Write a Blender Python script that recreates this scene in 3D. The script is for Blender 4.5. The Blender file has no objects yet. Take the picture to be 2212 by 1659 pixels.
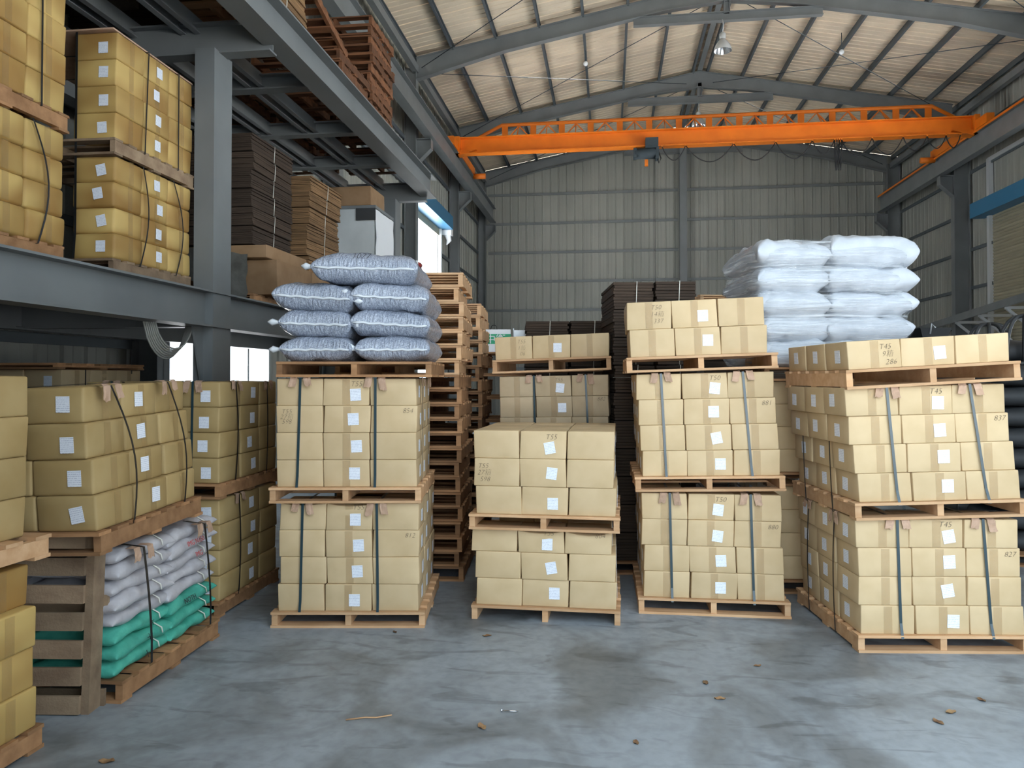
import bpy, math, random
from mathutils import Matrix, Vector, noise
random.seed(7)
sc = bpy.context.scene
C = sc.collection
R = math.radians
# ------------------------------------------------------------------ camera, sky, daylight, exposure
FPX, PSI, PITCH, EYE = 1600.0, R(7.44), R(0.9), 1.7
HORIZON = 815.0
cam_d = bpy.data.cameras.new('camera'); cam = bpy.data.objects.new('camera', cam_d); C.objects.link(cam)
cam_d.sensor_width = 36; cam_d.lens = 36*FPX/2212
SY = HORIZON-829.5-FPX*math.tan(PITCH)
cam_d.shift_y = SY/2212
cam_d.clip_start = 0.05; cam_d.clip_end = 200
cam.location = (0, 0, EYE); cam.rotation_euler = (math.pi/2+PITCH, 0, PSI)
sc.camera = cam
w = bpy.data.worlds.new('overcast_sky'); sc.world = w; w.use_nodes = True
bg = w.node_tree.nodes['Background']; bg.inputs[0].default_value = (0.74, 0.88, 1.0, 1); bg.inputs[1].default_value = 2.7
def portal(loc, rot, sx, sy):
    l = bpy.data.lights.new('sky_portal', 'AREA'); l.shape = 'RECTANGLE'; l.size = sx; l.size_y = sy
    l.cycles.is_portal = True
    o = bpy.data.objects.new('sky_portal', l); C.objects.link(o); o.location = loc; o.rotation_euler = rot
DX0, DX1, DZ = -0.85, 6.8, 8.5      # the big entrance; the camera stands just outside it
FRONT_Y = 0.9
portal(((DX0+DX1)/2, FRONT_Y-0.05, DZ/2), (R(90), 0, 0), DX1-DX0, DZ)
ADDED_OPENINGS = [(9.2, 13.8), (15.0, 19.8)]     # unseen openings added to the right wall to brighten hall and ceiling
for a_, b_2 in ADDED_OPENINGS: portal((12.15, (a_+b_2)/2, 3.4), (0, R(90), 0), 6.7, b_2-a_)
portal((-5.95, 22.9, 3.4), (0, R(-90), 0), 6.7, 3.5)
portal((-5.95, 10.0, 1.65), (0, R(-90), 0), 1.1, 2.8)
sun_d = bpy.data.lights.new('sun', 'SUN'); sun_d.energy = 62.0; sun_d.angle = R(8); sun_d.color = (0.97, 0.98, 1.0)
sun = bpy.data.objects.new('sun', sun_d); C.objects.link(sun)   # high, from behind the hall: lights the yard, not the room
sun.rotation_euler = Vector((0.0, -1.0, -1.5)).to_track_quat('-Z', 'Y').to_euler()
sc.view_settings.view_transform = 'Standard'; sc.view_settings.look = 'None'
sc.view_settings.gamma = 1.0; sc.view_settings.use_curve_mapping = False
sc.view_settings.exposure = 0.58
sc.cycles.max_bounces = 7; sc.cycles.diffuse_bounces = 5; sc.cycles.transparent_max_bounces = 12
sc.cycles.sample_clamp_indirect = 6
sc.cycles.caustics_reflective = False; sc.cycles.caustics_refractive = False
sc.cycles.use_denoising = True
# ------------------------------------------------------------------ pixel -> place
CAMR = cam.rotation_euler.to_matrix()
def ray(px, py): return CAMR @ Vector(((px-1106)/FPX, -(py-SY-829.5)/FPX, -1.0))
def on(px, py, axis, v):
    d = ray(px, py); o = Vector((0, 0, EYE)); t = (v-o[axis])/d[axis]; return o+d*t
# ------------------------------------------------------------------ materials
def mat(name, col, rough=0.6, metal=0.0, spec=0.5):
    m = bpy.data.materials.new(name); m.use_nodes = True
    b = m.node_tree.nodes['Principled BSDF']
    b.inputs['Base Color'].default_value = (*col, 1); b.inputs['Roughness'].default_value = rough
    b.inputs['Metallic'].default_value = metal; b.inputs['Specular IOR Level'].default_value = spec
    return m
def nmat(name, c1, c2, rough=0.6, scale=(3, 3, 3), detail=4, rnd=0.12, bump=0.0, bscale=40, lo=0.35, hi=0.65, metal=0, spec=0.4, tint=None):
    """two-tone noise colour, per-object brightness variation, optional bump"""
    m = mat(name, c1, rough, metal, spec); nt = m.node_tree; N = nt.nodes; L = nt.links
    b = N['Principled BSDF']
    tc = N.new('ShaderNodeTexCoord'); mp = N.new('ShaderNodeMapping'); mp.inputs['Scale'].default_value = scale
    oi = N.new('ShaderNodeObjectInfo')
    add = N.new('ShaderNodeVectorMath'); add.operation = 'ADD'
    mul = N.new('ShaderNodeMath'); mul.operation = 'MULTIPLY'; mul.inputs[1].default_value = 37.0
    L.new(oi.outputs['Random'], mul.inputs[0])
    L.new(tc.outputs['Object'], add.inputs[0]); L.new(mul.outputs[0], add.inputs[1])
    L.new(add.outputs[0], mp.inputs[0])
    nz = N.new('ShaderNodeTexNoise'); nz.inputs['Scale'].default_value = 1; nz.inputs['Detail'].default_value = detail
    L.new(mp.outputs[0], nz.inputs[0])
    rp = N.new('ShaderNodeValToRGB'); rp.color_ramp.elements[0].position = lo; rp.color_ramp.elements[1].position = hi
    rp.color_ramp.elements[0].color = (*c1, 1); rp.color_ramp.elements[1].color = (*c2, 1)
    L.new(nz.outputs[0], rp.inputs[0])
    hsv = N.new('ShaderNodeHueSaturation')
    mr = N.new('ShaderNodeMapRange'); mr.inputs['To Min'].default_value = 1-rnd; mr.inputs['To Max'].default_value = 1+rnd
    L.new(oi.outputs['Random'], mr.inputs[0]); L.new(mr.outputs[0], hsv.inputs['Value']); L.new(rp.outputs[0], hsv.inputs['Color'])
    L.new(hsv.outputs[0], b.inputs['Base Color'])
    if bump:
        n2 = N.new('ShaderNodeTexNoise'); n2.inputs['Scale'].default_value = bscale; n2.inputs['Detail'].default_value = 3
        L.new(mp.outputs[0] if bscale < 0 else tc.outputs['Object'], n2.inputs[0])
        bm = N.new('ShaderNodeBump'); bm.inputs['Strength'].default_value = bump; bm.inputs['Distance'].default_value = 0.01
        L.new(n2.outputs[0], bm.inputs['Height']); L.new(bm.outputs[0], b.inputs['Normal'])
    return m
M = {}
M['kraft'] = nmat('kraft_card', (0.615, 0.462, 0.272), (0.555, 0.408, 0.23), 0.62, (5, 5, 5), 3, 0.06, spec=0.3)
M['kraft_shaded'] = nmat('shaded_kraft_card', (0.42, 0.30, 0.135), (0.36, 0.245, 0.10), 0.6, (4, 4, 4), 3, 0.06, spec=0.3)  # darker copy of kraft: shade of the left side put into the colour
M['kraft_yellow'] = nmat('shade_tinted_stained_card', (0.56, 0.385, 0.135), (0.34, 0.19, 0.055), 0.6, (2.2, 2.2, 3.5), 1, 0.07, spec=0.3)  # yellow cast of the shade put into the kraft colour, plus damp stains
M['kraft_brown'] = nmat('brown_card', (0.31, 0.19, 0.10), (0.25, 0.145, 0.07), 0.7, (5, 5, 5), 3, 0.08)
M['kraft_dull'] = nmat('dull_kraft_card', (0.50, 0.385, 0.245), (0.44, 0.33, 0.20), 0.65, (5, 5, 5), 3, 0.06)
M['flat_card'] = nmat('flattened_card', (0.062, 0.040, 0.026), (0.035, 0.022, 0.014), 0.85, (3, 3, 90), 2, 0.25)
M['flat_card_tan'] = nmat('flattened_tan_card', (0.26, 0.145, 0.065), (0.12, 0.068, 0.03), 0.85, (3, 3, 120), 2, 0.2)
M['pad'] = nmat('card_pad', (0.50, 0.33, 0.23), (0.42, 0.27, 0.18), 0.8, (12, 12, 12), 3, 0.1, 0.4, 30)
M['label'] = None
M['pine'] = nmat('pine_board', (0.63, 0.40, 0.225), (0.50, 0.28, 0.135), 0.75, (3, 14, 14), 4, 0.16, 0.15, 60, 0.3, 0.7)
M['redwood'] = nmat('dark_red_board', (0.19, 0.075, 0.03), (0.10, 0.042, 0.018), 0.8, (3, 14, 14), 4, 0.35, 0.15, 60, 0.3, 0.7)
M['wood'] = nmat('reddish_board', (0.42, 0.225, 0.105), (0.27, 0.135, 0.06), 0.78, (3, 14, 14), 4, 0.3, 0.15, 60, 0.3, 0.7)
M['oldwood'] = nmat('weathered_board', (0.34, 0.24, 0.15), (0.20, 0.13, 0.08), 0.85, (4, 10, 10), 5, 0.25, 0.3, 60, 0.3, 0.7)
M['steel'] = nmat('grey_paint', (0.185, 0.197, 0.20), (0.155, 0.165, 0.168), 0.5, (1.5, 1.5, 1.5), 5, 0.04)
M['purlin'] = mat('dark_purlin_paint', (0.085, 0.10, 0.11), 0.6)
M['panel'] = nmat('wall_sheet', (0.31, 0.31, 0.275), (0.26, 0.263, 0.235), 0.6, (0.6, 0.6, 0.4), 4, 0.05)
M['roof'] = nmat('roof_sheet', (0.74, 0.62, 0.46), (0.56, 0.47, 0.36), 0.7, (0.5, 0.9, 0.5), 5, 0.05, lo=0.3, hi=0.72)
M['orange'] = nmat('orange_paint', (0.80, 0.20, 0.012), (0.70, 0.165, 0.01), 0.45, (2, 2, 2), 4, 0.06)
M['hoist'] = mat('hoist_grey', (0.05, 0.065, 0.075), 0.7, spec=0.2)
M['black'] = mat('black_rubber', (0.012, 0.012, 0.014), 0.5)
M['strap'] = mat('green_black_strap', (0.018, 0.045, 0.058), 0.28, 0.0, 0.7)
M['strap_black'] = mat('black_strap', (0.012, 0.012, 0.013), 0.35)
M['blue'] = mat('blue_paint', (0.03, 0.16, 0.30), 0.4)
M['alu'] = mat('white_aluminium', (0.6, 0.62, 0.63), 0.35, 0.3)
M['chrome'] = mat('bright_metal', (0.75, 0.76, 0.78), 0.2, 1.0)
M['white'] = mat('white_plastic', (0.8, 0.82, 0.84), 0.4)
M['palewhite'] = nmat('painted_sheet', (0.52, 0.55, 0.55), (0.42, 0.45, 0.45), 0.6, (2, 2, 2), 4, 0.03)
M['twine'] = mat('twine', (0.7, 0.68, 0.6), 0.6)
M['ink'] = mat('pencil_ink', (0.13, 0.10, 0.07), 0.8)
M['inkdark'] = mat('marker_ink', (0.03, 0.03, 0.035), 0.8)
M['redink'] = mat('red_ink', (0.55, 0.08, 0.08), 0.8)
M['green'] = mat('green_print', (0.02, 0.38, 0.17), 0.5)
M['yellow'] = mat('yellow_plastic', (0.62, 0.36, 0.03), 0.45)
M['shutter'] = nmat('shutter_slat', (0.34, 0.31, 0.22), (0.29, 0.265, 0.19), 0.5, (1, 1, 1), 3, 0.05)
M['tarp'] = nmat('grey_tarp', (0.17, 0.165, 0.145), (0.11, 0.105, 0.09), 0.35, (6, 6, 6), 4, 0.1, 0.5, 20)
M['redhose'] = mat('red_hose', (0.30, 0.03, 0.025), 0.25)
M['leafmat'] = nmat('dry_leaf', (0.34, 0.22, 0.11), (0.20, 0.10, 0.05), 0.7, (30, 30, 30), 2, 0.5)
M['dark'] = mat('dark_goods', (0.03, 0.032, 0.034), 0.6)
M['darkgreen'] = mat('dark_green_machine', (0.012, 0.05, 0.035), 0.4)
M['cable'] = mat('pale_grey_cable', (0.30, 0.30, 0.27), 0.3)
M['asphalt'] = mat('yard_concrete', (0.42, 0.42, 0.41), 0.8)

def make_label():
    m = mat('printed_label', (0.86, 0.88, 0.92), 0.5); nt = m.node_tree; N = nt.nodes; L = nt.links
    tc = N.new('ShaderNodeTexCoord'); sp = N.new('ShaderNodeSeparateXYZ'); L.new(tc.outputs['Object'], sp.inputs[0])
    # rows of faint print: stripes in z broken up by noise in x
    wv = N.new('ShaderNodeMath'); wv.operation = 'MULTIPLY'; wv.inputs[1].default_value = 95; L.new(sp.outputs[2], wv.inputs[0])
    fr = N.new('ShaderNodeMath'); fr.operation = 'FRACT'; L.new(wv.outputs[0], fr.inputs[0])
    lt = N.new('ShaderNodeMath'); lt.operation = 'LESS_THAN'; lt.inputs[1].default_value = 0.38; L.new(fr.outputs[0], lt.inputs[0])
    nz = N.new('ShaderNodeTexNoise'); nz.inputs['Scale'].default_value = 260; nz.inputs['Detail'].default_value = 0; L.new(tc.outputs['Object'], nz.inputs[0])
    gt = N.new('ShaderNodeMath'); gt.operation = 'GREATER_THAN'; gt.inputs[1].default_value = 0.47; L.new(nz.outputs[0], gt.inputs[0])
    mu = N.new('ShaderNodeMath'); mu.operation = 'MULTIPLY'; L.new(lt.outputs[0], mu.inputs[0]); L.new(gt.outputs[0], mu.inputs[1])
    mx = N.new('ShaderNodeMix'); mx.data_type = 'RGBA'; mx.inputs[6].default_value = (0.84, 0.87, 0.93, 1); mx.inputs[7].default_value = (0.55, 0.58, 0.68, 1)
    L.new(mu.outputs[0], mx.inputs[0]); L.new(mx.outputs[2], N['Principled BSDF'].inputs['Base Color'])
    return m
M['label'] = make_label()

def make_tape():
    m = mat('clear_tape', (0.50, 0.32, 0.13), 0.12, 0, 0.9); nt = m.node_tree; N = nt.nodes; L = nt.links
    b = N['Principled BSDF']; out = N['Material Output']
    tr = N.new('ShaderNodeBsdfTransparent'); mx = N.new('ShaderNodeMixShader')
    tc = N.new('ShaderNodeTexCoord'); nz = N.new('ShaderNodeTexNoise'); nz.inputs['Scale'].default_value = 60; nz.inputs['Detail'].default_value = 3
    bm = N.new('ShaderNodeBump'); bm.inputs['Strength'].default_value = 1.0; bm.inputs['Distance'].default_value = 0.012
    L.new(tc.outputs['Object'], nz.inputs[0]); L.new(nz.outputs[0], bm.inputs['Height']); L.new(bm.outputs[0], b.inputs['Normal'])
    mx.inputs[0].default_value = 0.13
    L.new(tr.outputs[0], mx.inputs[1]); L.new(b.outputs[0], mx.inputs[2]); L.new(mx.outputs[0], out.inputs[0])
    return m
M['tape'] = make_tape()

def make_floor():
    m = mat('concrete_floor', (0.2, 0.22, 0.24), 0.5, 0, 0.45); nt = m.node_tree; N = nt.nodes; L = nt.links
    b = N['Principled BSDF']; tc = N.new('ShaderNodeTexCoord')
    def nz(s, d, dist=0, sc3=None):
        n = N.new('ShaderNodeTexNoise'); n.inputs['Scale'].default_value = s; n.inputs['Detail'].default_value = d; n.inputs['Distortion'].default_value = dist
        if sc3:
            mp = N.new('ShaderNodeMapping'); mp.inputs['Scale'].default_value = sc3; L.new(tc.outputs['Object'], mp.inputs[0]); L.new(mp.outputs[0], n.inputs[0])
        else: L.new(tc.outputs['Object'], n.inputs[0])
        return n
    def ramp(n, p0, p1, c0, c1):
        r = N.new('ShaderNodeValToRGB'); r.color_ramp.elements[0].position = p0; r.color_ramp.elements[1].position = p1
        r.color_ramp.elements[0].color = (*c0, 1); r.color_ramp.elements[1].color = (*c1, 1); L.new(n.outputs[0], r.inputs[0]); return r
    def mul(a, c, f=1.0):
        x = N.new('ShaderNodeMix'); x.data_type = 'RGBA'; x.blend_type = 'MULTIPLY'; x.inputs[0].default_value = f
        L.new(a, x.inputs[6]); L.new(c, x.inputs[7]); return x.outputs[2]
    base = ramp(nz(0.9, 6), 0.3, 0.7, (0.26, 0.29, 0.315), (0.35, 0.395, 0.435)).outputs[0]
    st = ramp(nz(1.3, 8, 0.9), 0.38, 0.54, (0.60, 0.575, 0.55), (1, 1, 1)).outputs[0]
    fine = ramp(nz(14, 8, 0.3), 0.3, 0.6, (0.84, 0.84, 0.84), (1.04, 1.04, 1.04)).outputs[0]
    scr = ramp(nz(1, 8, 1.2, (2.0, 6, 1)), 0.36, 0.44, (0.66, 0.65, 0.64), (1, 1, 1)).outputs[0]
    c = mul(mul(mul(base, st), fine), scr, 0.8)
    L.new(c, b.inputs['Base Color'])
    rr = N.new('ShaderNodeMapRange'); rr.inputs['To Min'].default_value = 0.36; rr.inputs['To Max'].default_value = 0.62
    L.new(nz(2.2, 5).outputs[0], rr.inputs[0]); L.new(rr.outputs[0], b.inputs['Roughness'])
    return m
M['floor'] = make_floor()

def make_shred(name, c1, c2, c3):
    """clear film over loose shreds"""
    m = mat(name, c1, 0.22, 0, 0.9); nt = m.node_tree; N = nt.nodes; L = nt.links; b = N['Principled BSDF']
    tc = N.new('ShaderNodeTexCoord'); v = N.new('ShaderNodeTexNoise'); v.inputs['Scale'].default_value = 120; v.inputs['Detail'].default_value = 4; v.inputs['Distortion'].default_value = 1.5
    L.new(tc.outputs['Object'], v.inputs[0])
    r = N.new('ShaderNodeValToRGB'); e = r.color_ramp.elements; e[0].position = 0.34; e[0].color = (*c1, 1); e[1].position = 0.68; e[1].color = (*c2, 1)
    x = e.new(0.5); x.color = (*c3, 1)
    L.new(v.outputs[0], r.inputs[0]); L.new(r.outputs[0], b.inputs['Base Color'])
    mp = N.new('ShaderNodeMapping'); mp.inputs['Scale'].default_value = (30, 9, 6); L.new(tc.outputs['Object'], mp.inputs[0])
    n2 = N.new('ShaderNodeTexNoise'); n2.inputs['Scale'].default_value = 1.5; n2.inputs['Detail'].default_value = 5; n2.inputs['Distortion'].default_value = 0.8; L.new(mp.outputs[0], n2.inputs[0])
    bm = N.new('ShaderNodeBump'); bm.inputs['Strength'].default_value = 0.7; bm.inputs['Distance'].default_value = 0.02
    L.new(n2.outputs[0], bm.inputs['Height']); L.new(bm.outputs[0], b.inputs['Normal'])
    return m
M['shred'] = make_shred('film_over_grey_shreds', (0.17, 0.19, 0.245), (0.52, 0.57, 0.66), (0.31, 0.35, 0.43))
M['bigbag'] = nmat('white_woven_bag', (0.56, 0.595, 0.64), (0.47, 0.505, 0.55), 0.5, (8, 8, 8), 4, 0.05, 0.35, 14)
M['sack'] = nmat('white_woven_sack', (0.56, 0.545, 0.57), (0.44, 0.42, 0.44), 0.55, (10, 10, 10), 4, 0.06, 0.8, 16)
M['greensack'] = nmat('green_woven_sack', (0.10, 0.50, 0.38), (0.06, 0.36, 0.27), 0.5, (10, 10, 10), 4, 0.08, 0.8, 16)
def make_film():
    m = mat('stretch_film', (0.72, 0.76, 0.80), 0.10, 0, 1.0); nt = m.node_tree; N = nt.nodes; L = nt.links
    b = N['Principled BSDF']; out = N['Material Output']; tr = N.new('ShaderNodeBsdfTransparent'); mx = N.new('ShaderNodeMixShader')
    tc = N.new('ShaderNodeTexCoord'); mp = N.new('ShaderNodeMapping'); mp.inputs['Scale'].default_value = (2, 2, 46); mp.inputs['Rotation'].default_value = (0.05, 0.1, 0)
    nz = N.new('ShaderNodeTexNoise'); nz.inputs['Scale'].default_value = 1; nz.inputs['Detail'].default_value = 5; nz.inputs['Distortion'].default_value = 0.6
    L.new(tc.outputs['Object'], mp.inputs[0]); L.new(mp.outputs[0], nz.inputs[0])
    bm = N.new('ShaderNodeBump'); bm.inputs['Strength'].default_value = 0.8; bm.inputs['Distance'].default_value = 0.03
    L.new(nz.outputs[0], bm.inputs['Height']); L.new(bm.outputs[0], b.inputs['Normal'])
    r = N.new('ShaderNodeMapRange'); r.inputs['From Min'].default_value = 0.42; r.inputs['From Max'].default_value = 0.68; r.inputs['To Min'].default_value = 0.05; r.inputs['To Max'].default_value = 0.62
    L.new(nz.outputs[0], r.inputs[0]); L.new(r.outputs[0], mx.inputs[0])
    L.new(tr.outputs[0], mx.inputs[1]); L.new(b.outputs[0], mx.inputs[2]); L.new(mx.outputs[0], out.inputs[0])
    return m
M['film'] = make_film()
def make_glass():
    m = mat('window_glass', (0.9, 0.95, 1), 0.05, 0, 0.6); nt = m.node_tree; N = nt.nodes; L = nt.links
    tr = N.new('ShaderNodeBsdfTransparent'); mx = N.new('ShaderNodeMixShader'); mx.inputs[0].default_value = 0.08
    L.new(tr.outputs[0], mx.inputs[1]); L.new(N['Principled BSDF'].outputs[0], mx.inputs[2]); L.new(mx.outputs[0], N['Material Output'].inputs[0])
    return m
M['glass'] = make_glass()
# ------------------------------------------------------------------ mesh helpers
class MB:
    def __init__(s): s.v = []; s.f = []; s.sm = []
    def poly(s, vs, fs, smooth=False):
        n = len(s.v); s.v += [tuple(p) for p in vs]; s.f += [[n+i for i in f] for f in fs]; s.sm += [smooth]*len(fs); return s
    def box(s, x0, x1, y0, y1, z0, z1):
        return s.poly([(x0, y0, z0), (x1, y0, z0), (x1, y1, z0), (x0, y1, z0), (x0, y0, z1), (x1, y0, z1), (x1, y1, z1), (x0, y1, z1)],
                      [(0, 3, 2, 1), (4, 5, 6, 7), (0, 1, 5, 4), (1, 2, 6, 5), (2, 3, 7, 6), (3, 0, 4, 7)])
    def bar(s, a, b, w, h, up=(0, 0, 1)):
        a = Vector(a); b = Vector(b); d = (b-a).normalized(); u = Vector(up)
        sx = d.cross(u)
        if sx.length < 1e-4: sx = d.cross(Vector((1, 0, 0)))
        sx.normalize(); uz = sx.cross(d).normalized(); vs = []
        for p in (a, b):
            for i, j in ((-1, -1), (1, -1), (1, 1), (-1, 1)): vs.append(p+sx*(i*w/2)+uz*(j*h/2))
        return s.poly(vs, [(0, 1, 2, 3), (7, 6, 5, 4), (0, 4, 5, 1), (1, 5, 6, 2), (2, 6, 7, 3), (3, 7, 4, 0)])
    def ibeam(s, a, b, h, fw, tw=0.012, tf=0.016, up=(0, 0, 1)):
        a = Vector(a); b = Vector(b); u = Vector(up).normalized()
        s.bar(a, b, tw, h-2*tf, up)
        o = u*(h/2-tf/2); s.bar(a+o, b+o, fw, tf, up); s.bar(a-o, b-o, fw, tf, up); return s
    def tube(s, pts, r, n=8, closed=False, smooth=True):
        pts = [Vector(p) for p in pts]; m = len(pts); rings = []; prev = None
        for i, p in enumerate(pts):
            a = pts[(i-1) % m] if (closed or i > 0) else pts[i]; b = pts[(i+1) % m] if (closed or i < m-1) else pts[i]
            d = (b-a).normalized()
            x = (prev - d*prev.dot(d)) if prev else d.orthogonal()
            if x.length < 1e-5: x = d.orthogonal()
            x.normalize(); prev = x; y = d.cross(x)
            rr = r[i] if isinstance(r, (list, tuple)) else r
            rings.append([p+x*math.cos(2*math.pi*k/n)*rr+y*math.sin(2*math.pi*k/n)*rr for k in range(n)])
        vs = [q for g in rings for q in g]; fs = []
        for i in range(m if closed else m-1):
            j = (i+1) % m
            for k in range(n): fs.append((i*n+k, i*n+(k+1) % n, j*n+(k+1) % n, j*n+k))
        if not closed: fs.append(tuple(range(n-1, -1, -1))); fs.append(tuple((m-1)*n+k for k in range(n)))
        return s.poly(vs, fs, smooth)
    def lathe(s, prof, n=24, c=(0, 0, 0), smooth=True):
        vs = [(c[0]+r*math.cos(2*math.pi*k/n), c[1]+r*math.sin(2*math.pi*k/n), c[2]+z) for r, z in prof for k in range(n)]
        fs = [(i*n+k, i*n+(k+1) % n, (i+1)*n+(k+1) % n, (i+1)*n+k) for i in range(len(prof)-1) for k in range(n)]
        return s.poly(vs, fs, smooth)
    def mesh(s, name, m):
        me = bpy.data.meshes.new(name); me.from_pydata(s.v, [], s.f); me.polygons.foreach_set('use_smooth', s.sm)
        if m: me.materials.append(M[m] if isinstance(m, str) else m)
        me.update(); return me
    def obj(s, name, m, parent=None, mw=None): return ob(name, s.mesh(name, m), parent, mw)
def ob(name, me, parent=None, mw=None):
    o = bpy.data.objects.new(name, me); C.objects.link(o)
    if parent: o.parent = parent
    if mw is not None: o.matrix_local = mw
    return o
def tag(o, label, cat, group=None, kind=None):
    o['label'] = label; o['category'] = cat
    if group: o['group'] = group
    if kind: o['kind'] = kind
    return o
def struct(o, label=None):
    o['kind'] = 'structure'
    if label: o['label'] = label
    return o
def thing(name, label, cat, mw=None, group=None, kind=None):
    o = bpy.data.objects.new(name, None); C.objects.link(o); o.empty_display_size = 0.1
    if mw is not None: o.matrix_world = mw if isinstance(mw, Matrix) else Matrix.Translation(mw)
    return tag(o, label, cat, group, kind)
T = lambda x, y, z: Matrix.Translation((x, y, z))
RX = lambda a: Matrix.Rotation(a, 4, 'X'); RY = lambda a: Matrix.Rotation(a, 4, 'Y'); RZ = lambda a: Matrix.Rotation(a, 4, 'Z')
CACHE = {}
def cached(key, fn):
    if key not in CACHE: CACHE[key] = fn()
    return CACHE[key]
# ------------------------------------------------------------------ the hall: floor, walls, roof
WL, WR, WB, RIDGE = -5.8, 12.0, 32.55, 3.17
def roof_z(x): return 12.42-0.19*abs(x-RIDGE)       # underside of the roof sheets + purlin depth
struct(MB().box(WL-0.2, WR+0.2, FRONT_Y-0.1, WB+0.2, -0.2, 0).obj('floor', 'floor'), 'grey stained concrete warehouse floor')
struct(MB().box(-40, 50, -40, FRONT_Y-0.1, -0.25, -0.02).obj('ground', 'asphalt'), 'pale concrete yard outside the entrance')
struct(MB().box(WR+0.2, 50, FRONT_Y-0.1, 60, -0.25, -0.02).obj('ground', 'asphalt'), 'pale concrete yard beside the right wall')
struct(MB().box(-40, WL-0.2, FRONT_Y-0.1, 60, -0.25, -0.02).obj('ground', 'asphalt'), 'pale concrete yard beside the left wall')

def sheet(L, h0, h1, pitch=0.36, depth=0.03):
    """corrugated sheet in its own XZ plane, x 0..L; top runs h0->h1; room side is -y"""
    xs = []; n = max(1, round(L/pitch)); p = L/n
    for i in range(n):
        b = i*p; xs += [(b, 0), (b+p*0.10, 0), (b+p*0.16, -depth), (b+p*0.26, -depth), (b+p*0.32, 0), (b+p*0.62, 0), (b+p*0.645, -0.006), (b+p*0.67, 0)]
    xs.append((L, 0)); m = MB(); vs = []
    for x, y in xs: vs += [(x, y, 0), (x, y, h0+(h1-h0)*x/L)]
    for x, y in reversed(xs): vs += [(x, y+0.004, 0), (x, y+0.004, h0+(h1-h0)*x/L)]
    k = len(xs)*2; m.poly(vs, [(2*i, 2*((i+1) % k), 2*((i+1) % k)+1, 2*i+1) for i in range(k)])
    return m
def wall(name, label, origin, xdir, length, topfn, openings, strip=0.72):
    """corrugated wall of sheets; openings: (a0,a1,z0,z1) along the wall"""
    ang = math.atan2(xdir[1], xdir[0])
    root = bpy.data.objects.new(name, None); C.objects.link(root); root.matrix_world = T(*origin) @ RZ(ang); struct(root, label)
    cuts = sorted({0.0, length} | {a for o in openings for a in o[:2]})
    edges = []
    for a, b in zip(cuts, cuts[1:]):
        n = max(1, round((b-a)/strip)); edges += [(a+(b-a)*i/n, a+(b-a)*(i+1)/n) for i in range(n)]
    for a, b in edges:
        zs = [(0, None)]
        for o in openings:
            if a >= o[0]-1e-6 and b <= o[1]+1e-6:
                zs = ([(0, o[2])] if o[2] > 0.01 else [])+[(o[3], None)]
        for z0, z1 in zs:
            h0 = (topfn(a) if z1 is None else z1)-z0; h1 = (topfn(b) if z1 is None else z1)-z0
            key = ('sheet', round(b-a, 3), round(h0, 2), round(h1, 2))
            me = cached(key, lambda: sheet(b-a, h0, h1).mesh('wall_panel', 'panel'))
            ob('wall_panel', me, root, T(a, 0, z0))
    return root
wb = wall('wall_back', 'corrugated pale grey back wall with horizontal girts', (WL, WB, 0), (1, 0), WR-WL, lambda a: roof_z(WL+a)+0.13, [])
GIRT = [9.83, 8.54, 7.25, 5.97, 4.70, 3.42, 2.14]
def girt(parent, a, b, side):
    m = MB().bar(a, b, 0.06, 0.012).bar((a[0], a[1], a[2]-0.05), (b[0], b[1], b[2]-0.05), 0.05, 0.10)
    return m.obj('girt', 'purlin' if side else 'steel', parent)
Wi = wb.matrix_world.inverted()
def gl(root, p): return tuple(root.matrix_world.inverted() @ Vector(p))
bpy.context.view_layer.update()
for z in GIRT:
    for x0, x1 in ((-5.3, 2.98), (3.36, 11.5)):
        girt(wb, gl(wb, (x0, WB-0.07, z)), gl(wb, (x1, WB-0.07, z)), 0)
DLY = (20.9, 24.7, 0, 6.95); WINL = (9.0, 12.0, 1.10, 2.24)
wl = wall('wall_left', 'corrugated left wall with window and open doorway', (WL, FRONT_Y, 0), (0, 1), WB-FRONT_Y, lambda a: roof_z(WL)+0.1,
          [(DLY[0]-FRONT_Y, DLY[1]-FRONT_Y, 0, DLY[3]), (WINL[0]-FRONT_Y, WINL[1]-FRONT_Y, WINL[2], WINL[3])])
wr = wall('wall_right', 'corrugated right wall behind the columns', (WR, WB, 0), (0, -1), WB-FRONT_Y, lambda a: roof_z(WR)+0.17,
          [(WB-24.9, WB-21.3, 0, 7.1)]+[(WB-b_, WB-a_, 0, 6.8) for a_, b_ in ADDED_OPENINGS])
bpy.context.view_layer.update()
for root, X, sgn in ((wl, WL+0.07, 1), (wr, WR-0.07, -1)):
    for z in GIRT:
        for y0, y1 in ((14.5, 20.25), (20.55, 26.25), (26.55, 32.2), (8.5, 14.3), (2.6, 8.3)):
            segs = [(y0, y1)]
            if X > 0 and y1 < 20.5 and z < 7: segs = []
            op = DLY if X < 0 else (21.3, 24.9, 0, 7.1)
            if segs and y0 < op[1] and y1 > op[0] and z < op[3]: segs = [(y0, op[0]), (op[1], y1)]
            if X < 0 and z < 3 and y0 < 12.1 and y1 > 8.5: segs = []
            for s0, s1 in segs:
                if s1-s0 > 0.2: girt(root, gl(root, (X, s0, z)), gl(root, (X, s1, z)), 1)
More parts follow.
